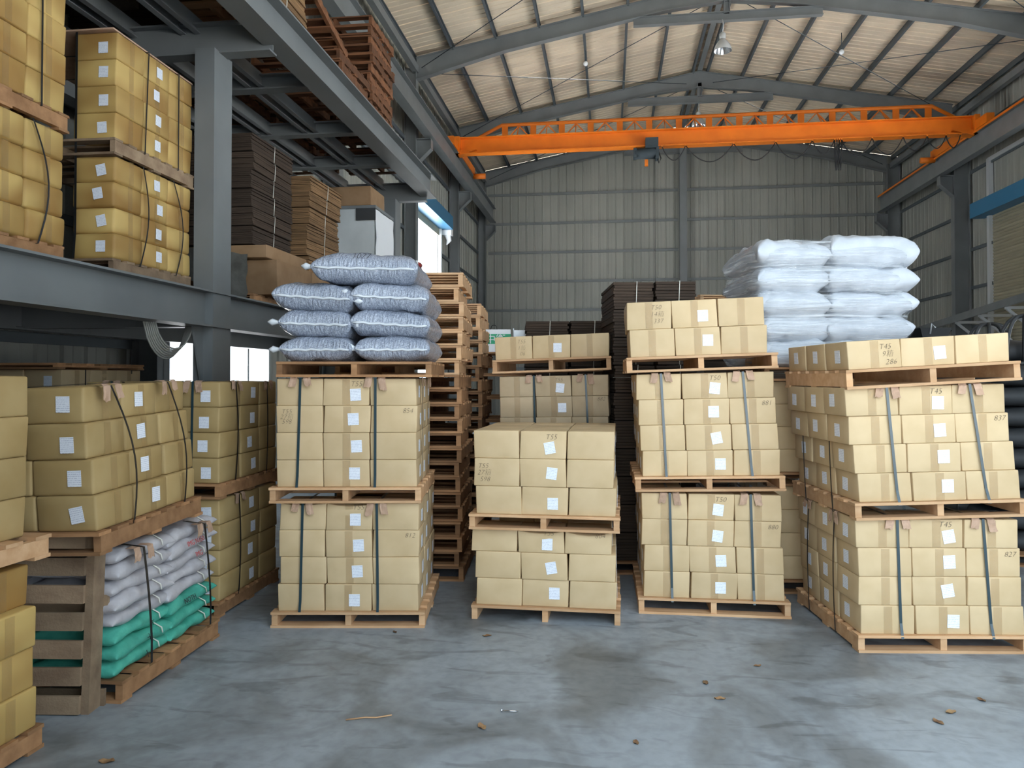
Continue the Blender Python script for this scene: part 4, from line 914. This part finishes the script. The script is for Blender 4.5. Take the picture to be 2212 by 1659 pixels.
# orange pallets behind the wrapped bags
o0 = on(1600, 640, 1, 8.6)
tag(bundle(T(o0.x+0.1, 9.1, 0), 1.0, 1.0, 2.1, 'x', 'g', 'flat_card', ('front',), 2, n=30), 'dark pile under the orange pallets behind the wrapped bags', 'cardboard')
for k in range(4): pallet(T(o0.x+0.05, 8.6, 2.11+k*0.13) @ RZ(0.25+random.uniform(-.05, .05)), f"{RW[k]} orange pallet behind the wrapped bags", 'pine', 1.05, 1.0, 0.125, 5, 3, 'orange pallets behind the wrapped bags')
# ------------------------------------------------------------------ bags
def pillow(w_, d_, h_, seed, n=26, wrinkle=0.01, m='bigbag', pw=4, flat=0.42, droop=0.0):
    """a filled bag: two sheets meeting at a pinched border"""
    vs = []; idx = {}; fs = []
    for s in (1, -1):
        for i in range(n+1):
            for j in range(n+1):
                edge = i in (0, n) or j in (0, n)
                if edge and s == -1: idx[s, i, j] = idx[1, i, j]; continue
                u = math.sin((i/n-0.5)*math.pi); v = math.sin((j/n-0.5)*math.pi)
                t = ((1-abs(u)**pw)*(1-abs(v)**pw)); t = max(t, 0)**0.42
                x = u*w_/2*(1-0.07*(1-abs(v)**2)*abs(u)); y = v*d_/2*(1-0.05*(1-abs(u)**2)*abs(v))
                nz = noise.noise(Vector((x*7+seed*3.1, y*7, s*2.0)))*wrinkle*2+noise.noise(Vector((x*22+seed, y*22, s*5.0)))*wrinkle*0.8
                z = s*h_/2*t*(1+0.12*noise.noise(Vector((x*3, y*3, seed))))+nz*t
                z = max(-h_*flat, min(z, h_*0.52)) - droop*(u*u)*(1-t)*0.5
                idx[s, i, j] = len(vs); vs.append((x, y, z+h_*flat))
        for i in range(n):
            for j in range(n):
                q = (idx[s, i, j], idx[s, i+1, j], idx[s, i+1, j+1], idx[s, i, j+1]); fs.append(q if s == 1 else tuple(reversed(q)))
    return MB().poly(vs, fs, True)
def pe(F, w_, d_, h_, m, seed, label, group, name='clear_bag', seam=True, **kw):
    o = ob(name, pillow(w_, d_, h_, seed, m=m, **kw).mesh(name, m), None, F); tag(o, label, 'bag', group)
    return o
def ear(parent, p, dirx, s, m, seed):
    rnd = random.Random(seed); a = Vector(p); d_ = Vector((dirx, -0.15, rnd.uniform(-0.1, 0.35))).normalized()
    MB().tube([a-d_*0.03, a, a+d_*0.03*s, a+d_*0.07*s, a+d_*0.10*s], [0.03*s, 0.014*s, 0.012*s, 0.026*s, 0.006], 8).obj('tied_end', m, parent)
ztop = 0.105
FB = F1c @ T(0, 0, ztop)
BAGS = [('bottom left', -0.27, 0.002, 0.50, 0.19, 0.0, 1), ('bottom right', 0.255, 0.002, 0.52, 0.19, 0.0, 2), ('third row left', -0.28, 0.172, 0.50, 0.205, 0.03, 3), ('third row right', 0.235, 0.170, 0.55, 0.205, 0.06, 4),
        ('second row left', -0.30, 0.352, 0.56, 0.215, 0.06, 5), ('second row right', 0.235, 0.35, 0.54, 0.215, 0.05, 6), ('topmost', 0.06, 0.545, 0.74, 0.23, 0.02, 7)]
M['seam'] = mat('bag_seam_film', (0.72, 0.76, 0.80), 0.25, 0, 0.8)
for nm, x, z, w_, hh_, ry, sd in BAGS:
    dd = 0.95
    o = pe(FB @ T(x, 0.03+dd/2, z) @ RY(ry), w_, dd, hh_, 'shred', sd, f"clear bag of grey shreds, {nm} of the seven on the pallet", 'clear bags of grey shreds', wrinkle=0.014, pw=6.5, flat=0.46)
    pts = []
    for i in range(15):
        t = i/14; xx = (t-0.5)*w_*0.93; pts.append((xx, -dd/2*(1-0.05*(1-(2*t-1)**2))-0.006, hh_*0.42+0.004*math.sin(i*2.1+sd)))
    MB().tube(pts, [0.009 if 0 < i < 14 else 0.004 for i in range(15)], 6).obj('seam', 'seam', o)
    if nm not in ('second row left',):
        ear(o, (-w_*0.46, -dd/2*0.9, hh_*0.45), -1, 1.0, 'seam', sd)
    if nm in ('bottom left', 'third row left', 'second row left'): ear(o, (w_*0.46, -dd/2*0.92, hh_*0.42), 1, 0.9, 'seam', sd+9)
    if nm == 'topmost': writing(o, T(-0.03, -dd/2+0.02, hh_*0.72) @ RX(-0.5), '1077', 0.04, 'inkdark')
# wrapped white bags
FW = F8c @ T(0.0, 0.0, PH)
k = 0
for row in range(5):
    for c_, (x, w_) in enumerate(((-0.33, 0.58), (0.27, 0.70))):
        k += 1; hh_ = 0.235
        if row == 4: hh_ = 0.25 if c_ == 0 else 0.30
        pe(FW @ T(x+random.uniform(-.03, .03), 0.5+random.uniform(-.03, .02), row*0.194) @ RY(random.uniform(-.06, .06)) @ RZ(random.uniform(-.05, .05)), w_, 1.0, hh_, 'bigbag', 20+k,
           f"film wrapped white bag, {'left' if c_ == 0 else 'right'} column, {['bottom', 'fourth', 'third', 'second', 'top'][row]} layer", 'film wrapped white bags', name='white_bag', wrinkle=0.022, pw=6.5, flat=0.47)
fm = MB(); vs = []; nu, nv = 96, 40
for j in range(nv+1):
    v = j/nv; z = 0.02+0.99*v
    for i in range(nu):
        a = 2*math.pi*i/nu; ca, sa = math.cos(a), math.sin(a)
        ex = math.copysign(abs(ca)**0.35, ca); ey = math.copysign(abs(sa)**0.35, sa)
        bul = 0.022*math.cos(z/0.196*2*math.pi-math.pi)
        top_in = 1-0.10*max(0, (v-0.86)/0.14)**2
        nn = noise.noise(Vector((ex*2, ey*2, z*4)))*0.016+0.03*max(0, ca)*noise.noise(Vector((ey*4, 2, z*6)))
        rt = 0.0
        vs.append(((0.655+bul+nn+rt)*ex*top_in, 0.5+(0.515+bul+nn)*ey*top_in, z))
fs = [(j*nu+i, j*nu+(i+1) % nu, (j+1)*nu+(i+1) % nu, (j+1)*nu+i) for j in range(nv) for i in range(nu)]
fm.poly(vs, fs, True)
tag(ob('stretch_film', fm.mesh('stretch_film', 'film'), None, FW), 'shiny clear stretch film wrapped around the white bags', 'film')
# small sacks on the left pallet
sackm = {}
k = 0; z = 0.115
FS = F6 @ T(0, 0, 0)
for row in range(8):
    green = row < 3; hh_ = 0.105
    for yy, nmy in ((0.27, 'near'), (0.76, 'far')):
        for xx, nmx in ((0.23, 'outer'), (-0.25, 'inner')):
            k += 1; m_ = 'greensack' if green else 'sack'
            if nmx == 'inner' and nmy == 'far' : continue
            me = cached(('sack', m_, k % 5), lambda: pillow(0.56, 0.50, hh_, k % 5, n=20, wrinkle=0.020, pw=4.2, droop=0.03, flat=0.46).mesh('sack', m_))
            rot = RZ(math.pi/2) if True else Matrix.Identity(4)
            Fk = FS @ T(xx+random.uniform(-.012, .012), yy+random.uniform(-.012, .012), z) @ RX((0.10 if nmy == 'far' else -0.03)*(row/7)) @ rot @ RZ(random.uniform(-.04, .04))
            o = ob('sack', me, None, Fk)
            tag(o, f"small {'green' if green else 'white'} woven sack, {nmx} {nmy} corner, {['bottom', 'second', 'third', 'fourth', 'fifth', 'sixth', 'seventh', 'top'][row]} layer of the sack pallet", 'sack', f"{'green' if green else 'white'} sacks on the left pallet")
            if nmx == 'outer':
                MB().tube([(0.12, -0.262, 0.04), (0.12, -0.255, 0.07), (0.12, -0.2, 0.098), (0.12, 0.1, 0.1)], 0.004, 5).obj('binding', 'twine', o)
                ear(o, (0.27, 0, 0.045), 1, 0.7, m_, k)
    z += 0.0835
for yy, sd in ((0.16, 31), (0.80, 32)):
    pts = [(0.49, yy+0.10, 0.10), (0.525, yy+0.09, 0.12)]+[(0.53+0.01*math.sin(math.pi*t), yy+0.09-0.09*t, 0.12+0.66*t) for t in (0.2, 0.4, 0.6, 0.8, 1)]+[(0.40, yy-0.02, 0.80)]
    tag(ribbon('strap', FS, pts, (0, 1, 0), 0.018, 'strap_black', 0.002), f"black strap over the {'near' if sd == 31 else 'far'} half of the sack pallet", 'strap', 'packing straps')
    pad(FS @ T(0.515, yy, 0.775) @ RZ(math.pi/2), f"torn card pad under the {'near' if sd == 31 else 'far'} strap on the sacks", 'card pads under straps', 1.5, sd)
for (yy, zz, t_, m_) in ((0.76, 0.665, 'IMG N150', 'redink'), (0.80, 0.58, 'IMG', 'redink'), (0.70, 0.325, 'NOTH', 'inkdark'), (0.30, 0.315, '十', 'inkdark'), (0.28, 0.235, '十', 'inkdark'), (0.26, 0.15, '十', 'inkdark')):
    cu = bpy.data.curves.new('sack_print', 'FONT'); cu.body = t_; cu.size = 0.045; cu.materials.append(M[m_]); cu.extrude = 0.0005; cu.align_x = 'CENTER'
    o = bpy.data.objects.new('sack_print', cu); C.objects.link(o); TEXTS.append(o)
    host = min((s_ for s_ in bpy.data.objects if s_.name.startswith('sack') and s_.type == 'MESH' and s_.parent is None), key=lambda s_: (s_.matrix_basis.translation-(FS @ Vector((0.23, yy, zz-0.05)))).length)
    o.parent = host; o.matrix_local = host.matrix_basis.inverted() @ (FS @ T(0.50, yy, zz) @ RZ(math.pi/2) @ RX(math.pi/2-0.35))
# ------------------------------------------------------------------ crane
cr = thing('bridge_crane', 'orange overhead bridge crane spanning the hall', 'crane', T(0, 24.0, 0))
MB().ibeam((-4.85, 0, 9.33), (10.95, 0, 9.33), 0.54, 0.34, 0.02, 0.03).obj('girder', 'orange', cr)
MB().box(-5.0, -4.84, -0.25, 0.25, 9.05, 9.61).obj('girder_end_plate', 'orange', cr); MB().box(10.93, 11.08, -0.25, 0.25, 9.05, 9.61).obj('girder_end_plate', 'orange', cr)
ty = 0.6; zt = 10.2
MB().tube([(-4.6, ty, 9.68), (-3.55, ty, zt), (10.05, ty, zt), (10.95, ty, 9.68)], 0.06, 10).obj('truss_top_chord', 'orange', cr)
MB().bar((-4.7, ty, 9.58), (11.0, ty, 9.58), 0.12, 0.08).obj('truss_bottom_chord', 'orange', cr)
nb = 14; xs = [-3.45+i*(13.4/nb) for i in range(nb+1)]
for i, x in enumerate(xs):
    MB().box(x-0.10, x+0.10, ty-0.012, ty+0.012, 9.64, zt-0.03).obj('truss_post', 'orange', cr)
for a, b in zip(xs, xs[1:]):
    MB().bar((a+0.05, ty, 9.68), ((a+b)/2, ty, zt-0.05), 0.035, 0.05, (0, 1, 0)).obj('truss_brace', 'orange', cr); MB().bar(((a+b)/2, ty, zt-0.05), (b-0.05, ty, 9.68), 0.035, 0.05, (0, 1, 0)).obj('truss_brace', 'orange', cr)
    MB().bar(((a+b)/2, 0.05, 9.66), ((a+b)/2, ty, zt-0.03), 0.03, 0.03).obj('truss_strut', 'orange', cr)
for X, s in ((-5.0, 1), (11.05, -1)):
    e = MB().box(X-0.11, X+0.11, -0.9, 2.9, 9.14, 9.42).obj('end_truck', 'orange', cr)
    for y in (-0.6, 2.6):
        MB().tube([(X-0.05, y, 9.19), (X+0.05, y, 9.19)], 0.1, 14, smooth=False).obj('wheel', 'hoist', e)
    MB().poly([(X+s*0.1, -0.15, 9.18), (X+s*0.7, -0.15, 9.18), (X+s*0.1, -0.15, 9.0), (X+s*0.1, 0.15, 9.18), (X+s*0.7, 0.15, 9.18), (X+s*0.1, 0.15, 9.0)], [(0, 1, 2), (5, 4, 3), (0, 3, 4, 1), (1, 4, 5, 2), (2, 5, 3, 0)]).obj('gusset', 'orange', cr)
    MB().tube([(X+s*0.1, 2.6, 9.05), (X+s*0.55, 2.6, 9.05)], 0.1, 14).obj('drive_motor', 'orange', cr)
ho = thing('hoist', 'dark grey electric hoist hanging from the orange girder', 'hoist', T(1.22, 24.0, 9.02))
MB().box(-0.05, 0.35, -0.35, 0.35, 0.0, 0.26).obj('trolley', 'hoist', ho)
MB().tube([(-0.38, 0, -0.15), (0.30, 0, -0.15)], 0.17, 16).obj('drum', 'hoist', ho)
MB().box(-0.42, -0.32, -0.16, 0.16, -0.30, 0.0).box(0.28, 0.38, -0.16, 0.16, -0.36, 0.02).obj('end_housing', 'hoist', ho)
MB().box(-0.06, 0.04, -0.05, 0.05, -0.55, -0.35).obj('hook_block', 'orange', ho)
MB().tube([(0.36, -0.1, -0.1), (0.44, -0.12, -0.35), (0.38, -0.12, -0.5), (0.32, -0.1, -0.3)], 0.02, 6).obj('cable_loop', 'black', ho)
MB().tube([(0.22, 0, -0.2), (0.22, 0, -5.3)], 0.008, 5).tube([(0.26, 0, -0.2), (0.26, 0, -5.3)], 0.008, 5).obj('pendant_rope', 'black', ho)
MB().box(0.15, 0.29, -0.04, 0.04, -5.6, -5.3).obj('pendant_control', 'yellow', ho)
fpx = [1430, 1481, 1585, 1676, 1755, 1803, 1808, 1813, 1818, 1884, 1951, 2003, 2044, 2075]
fx = [on(p, 330, 1, 23.85).x for p in fpx]
fc = thing('festoon_cable', 'black festoon cable looping below the orange girder', 'cable', T(0, 23.85, 9.04))
for a, b in zip(fx, fx[1:]):
    n_ = 12; L_ = b-a; sag = min(0.55, 0.12+0.42*L_/0.9) if L_ > 0.2 else 0.95
    if a > 9.2: sag = 0.4
    MB().tube([(a+L_*t/n_, 0.02*math.sin(t), -sag*(1-(2*t/n_-1)**2)) for t in range(n_+1)], 0.016, 6).obj('cable_loop', 'black', fc)
for a in fx: MB().box(a-0.02, a+0.02, -0.03, 0.03, -0.02, 0.04).obj('cable_clip', 'orange', fc)
# lamps
def highbay(loc, label):
    t = thing('high_bay_lamp', label, 'lamp', T(*loc), 'high bay lamps')
    MB().lathe([(0.235, 0), (0.23, 0.05), (0.19, 0.16), (0.12, 0.26), (0.075, 0.30), (0.07, 0.33), (0, 0.33)], 28).obj('reflector', 'alu', t)
    MB().lathe([(0.228, 0.003), (0.18, 0.15), (0.11, 0.25), (0.05, 0.27), (0, 0.27)], 28).obj('reflector_lining', 'chrome', t)
    MB().lathe([(0.0, 0.02), (0.07, 0.05), (0.10, 0.12), (0.06, 0.2), (0.05, 0.27)], 18).obj('bulb', 'glass', t)
    MB().lathe([(0.075, 0.32), (0.085, 0.36), (0.085, 0.46), (0.05, 0.50), (0, 0.5)], 18).obj('gear_box', 'alu', t)
    MB().tube([(0, 0, 0.5), (0.02, 0, 0.72), (-0.01, 0, 0.86)], 0.012, 6).obj('hanger', 'alu', t)
highbay((3.05, 20.3, 10.45), 'silver high bay lamp hanging from the nearer collar tie')
highbay((3.12, 26.3, 10.45), 'silver high bay lamp behind the crane truss')
for (px, py, y, lb) in ((1265, 138, 22.5, 'left'), (1818, 113, 22.5, 'right')):
    p = on(px, py, 1, y); t = thing('bulb_lamp', f'small white bulb hanging from the {lb} roof slope', 'lamp', T(p.x, p.y, p.z), 'small bulbs under the roof')
    MB().lathe([(0, -0.07), (0.05, -0.05), (0.075, 0), (0.06, 0.05), (0.03, 0.08), (0, 0.09)], 16).obj('bulb', 'white', t)
    MB().tube([(0, 0, 0.08), (0, 0, roof_z(p.x)-p.z)], 0.01, 5).obj('cord', 'hoist', t)
# ------------------------------------------------------------------ right side fittings
def awn_z(y): return 3.17+(32.3-y)*0.0632
aw = tag(bpy.data.objects.new('bracket_rail', None), 'long grey steel rail on pale brackets along the right wall', 'rail'); C.objects.link(aw)
MB().bar((11.0, 32.2, 3.12), (11.0, 15, awn_z(15)), 0.06, 0.22).obj('rail_beam', 'steel', aw)
for y in (31, 29.6, 28.2, 26.9, 25.3, 23.8, 22.3, 20.8, 19.2):
    z = awn_z(y)-0.16
    MB().bar((11.0, y, z), (11.9, y, z), 0.1, 0.08).obj('bracket_arm', 'alu', aw); MB().bar((11.05, y, z-0.03), (11.9, y, z-0.75), 0.07, 0.07).obj('bracket_strut', 'alu', aw)
for i, (x0p, x1p, y_) in enumerate(((1873, 1972, 12.5), (1988, 2057, 12.5))):
    a = on(x0p, 708, 1, y_); b = on(x1p, 708, 1, y_); w_ = b.x-a.x; top = a.z
    t = thing('hopper_machine', f"dark green machine with open black hopper, {'left' if i == 0 else 'right'} of the pair by the right wall", 'machine', T((a.x+b.x)/2, y_, 0), 'dark hopper machines')
    MB().box(-w_/2+.05, w_/2-.05, 0.05, 0.75, 0.1, top-0.16).obj('body', 'darkgreen', t)
    MB().poly([(-w_/2, 0, top), (w_/2, 0, top), (w_/2, 0.8, top), (-w_/2, 0.8, top), (-w_/2+.06, 0.05, top-.17), (w_/2-.06, 0.05, top-.17), (w_/2-.06, 0.75, top-.17), (-w_/2+.06, 0.75, top-.17)], [(0, 4, 5, 1), (1, 5, 6, 2), (2, 6, 7, 3), (3, 7, 4, 0), (4, 7, 6, 5)]).obj('hopper', 'dark', t)
    for x in (-w_/2+.08, w_/2-.14): MB().box(x, x+0.06, 0.06, 0.74, 0, 0.1).obj('foot', 'dark', t)
    MB().tube([(-0.1, -0.02, top-.1), (-0.08, -0.04, top+.06), (-0.02, -0.02, top+.0)], 0.012, 6).obj('lever', 'alu', t)
def cage(F, r_, h_, label):
    t = thing('hoop_cage', label, 'cage', F, 'dark hoop cages')
    for a in range(20, 180, 45):
        MB().tube([(math.cos(R(a))*r_*math.copysign(abs(math.cos(R(b)))**0.7, math.cos(R(b))), math.sin(R(a))*r_*math.copysign(abs(math.cos(R(b)))**0.7, math.cos(R(b))), h_*math.sin(R(b))) for b in range(0, 181, 15)], 0.017, 6).obj('hoop', 'dark', t)
    MB().tube([(math.cos(R(b))*r_, math.sin(R(b))*r_, 0.0) for b in range(0, 360, 20)], 0.018, 6, True).obj('base_ring', 'dark', t)
# dark sack piles beyond the rightmost stack, carrying the tube frames
for i, (px, y_, topy) in enumerate(((2137, 8.2, 737), (2215, 7.6, 790))):
    c0 = on(px, topy, 1, y_); ztop_ = c0.z; n_ = 9
    pallet(T(c0.x, y_-0.4, 0), f"pallet under the {'left' if i == 0 else 'right'} dark sack pile", 'wood')
    for k in range(n_):
        o = ob('sack', cached(('dsack', i), lambda: pillow(0.95, 0.9, (ztop_-0.11)/n_*1.12, 3, n=16, m='dark', wrinkle=0.012).mesh('sack', 'dark')), None, T(c0.x+random.uniform(-.03, .03), y_+0.1, 0.107+k*(ztop_-0.107)/n_))
        tag(o, f"{RW[k]} dark sack in the {'left' if i == 0 else 'right'} pile beyond the rightmost stack", 'sack', 'dark sacks beyond the rightmost stack')
    cage(T(c0.x, y_, ztop_+0.02), 0.17 if i == 0 else 0.22, 0.16 if i == 0 else 0.46, f"dark arched hoop cage on the {'left' if i == 0 else 'right'} dark sack pile")
# ------------------------------------------------------------------ litter on the floor
def leaf(px, py, s, seed, label):
    p = on(px, py, 2, 0.0); rnd = random.Random(seed); n_ = 7; vs = []
    for i in range(n_):
        t = i/(n_-1); hw = 0.28*math.sin(math.pi*min(1, t*0.92+0.04))**0.8
        for q in (-1, 0, 1): vs.append(((t-0.5)*s, q*hw*s, 0.002+(0.09*abs(q)*math.sin(t*5+seed)**2+0.10*(t-0.5)**2)*s*rnd.uniform(0.7, 1.3)))
    k_ = len(vs); fs = [(3*i+j, 3*i+3+j, 3*i+4+j, 3*i+1+j) for i in range(n_-1) for j in (0, 1)]
    mb = MB().poly(vs+[(a, b, c_+0.0015) for a, b, c_ in vs], [tuple(reversed(f_)) for f_ in fs]+[tuple(k_+q for q in f_) for f_ in fs], True)
    o = mb.obj('dry_leaf', 'leafmat'); o.location = (p.x, p.y, 0.0); o.rotation_euler = (0, 0, rnd.uniform(0, 3)); tag(o, label, 'leaf', 'dry leaves on the floor')
for i, (px, py, s, lb) in enumerate(((1041, 1571, .065, 'reddish dry leaf on the floor nearest the small bolt'), (1524, 1476, .055, 'pale curled leaf on the floor before the right centre stack'), (1555, 1510, .06, 'orange dry leaf just in front of the pale curled one'),
        (1636, 1439, .045, 'small pale leaf between right centre stack and camera'), (1374, 1605, .045, 'small curled leaf at the bottom centre of the floor'), (2054, 1539, .065, 'brown leaf on the floor below the rightmost stack'), (2027, 1561, .06, 'greenish leaf just below the brown leaf at right'),
        (230, 1646, .07, 'pale brown leaf in the bottom left corner'), (1052, 1374, .06, 'dark curled leaf in front of the unstrapped stack'), (853, 1366, .04, 'brown scrap at the front of the leftmost strapped pallet'), (2120, 1513, .05, 'faint brown leaf at the right of the floor'))):
    leaf(px, py, s, i, lb)
p = on(1098, 1539, 2, 0); b_ = thing('bolt', 'small silver bolt lying on the concrete floor', 'bolt', T(p.x, p.y, 0.008) @ RZ(0.05))
MB().tube([(-0.03, 0, 0), (0.05, 0, 0)], 0.003, 8).obj('shank', 'chrome', b_); MB().tube([(-0.036, 0, 0), (-0.03, 0, 0)], 0.008, 6, smooth=False).obj('head', 'chrome', b_)
p = on(788, 1555, 2, 0); tag(MB().tube([(p.x-0.09, p.y-0.02, 0.004), (p.x, p.y+0.01, 0.008), (p.x+0.05, p.y+0.02, 0.005), (p.x+0.12, p.y+0.06, 0.004)], 0.004, 5).obj('straw', 'pine'), 'pale bent straw lying on the concrete floor', 'straw')
# ------------------------------------------------------------------ lettering curves become meshes
bpy.context.view_layer.update(); dg = bpy.context.evaluated_depsgraph_get()
pairs = [(o, bpy.data.meshes.new_from_object(o.evaluated_get(dg))) for o in TEXTS]
for o, me in pairs:
    n_ = ob(o.name.split('.')[0]+'_ink', me, o.parent, o.matrix_local.copy()); bpy.data.objects.remove(o)
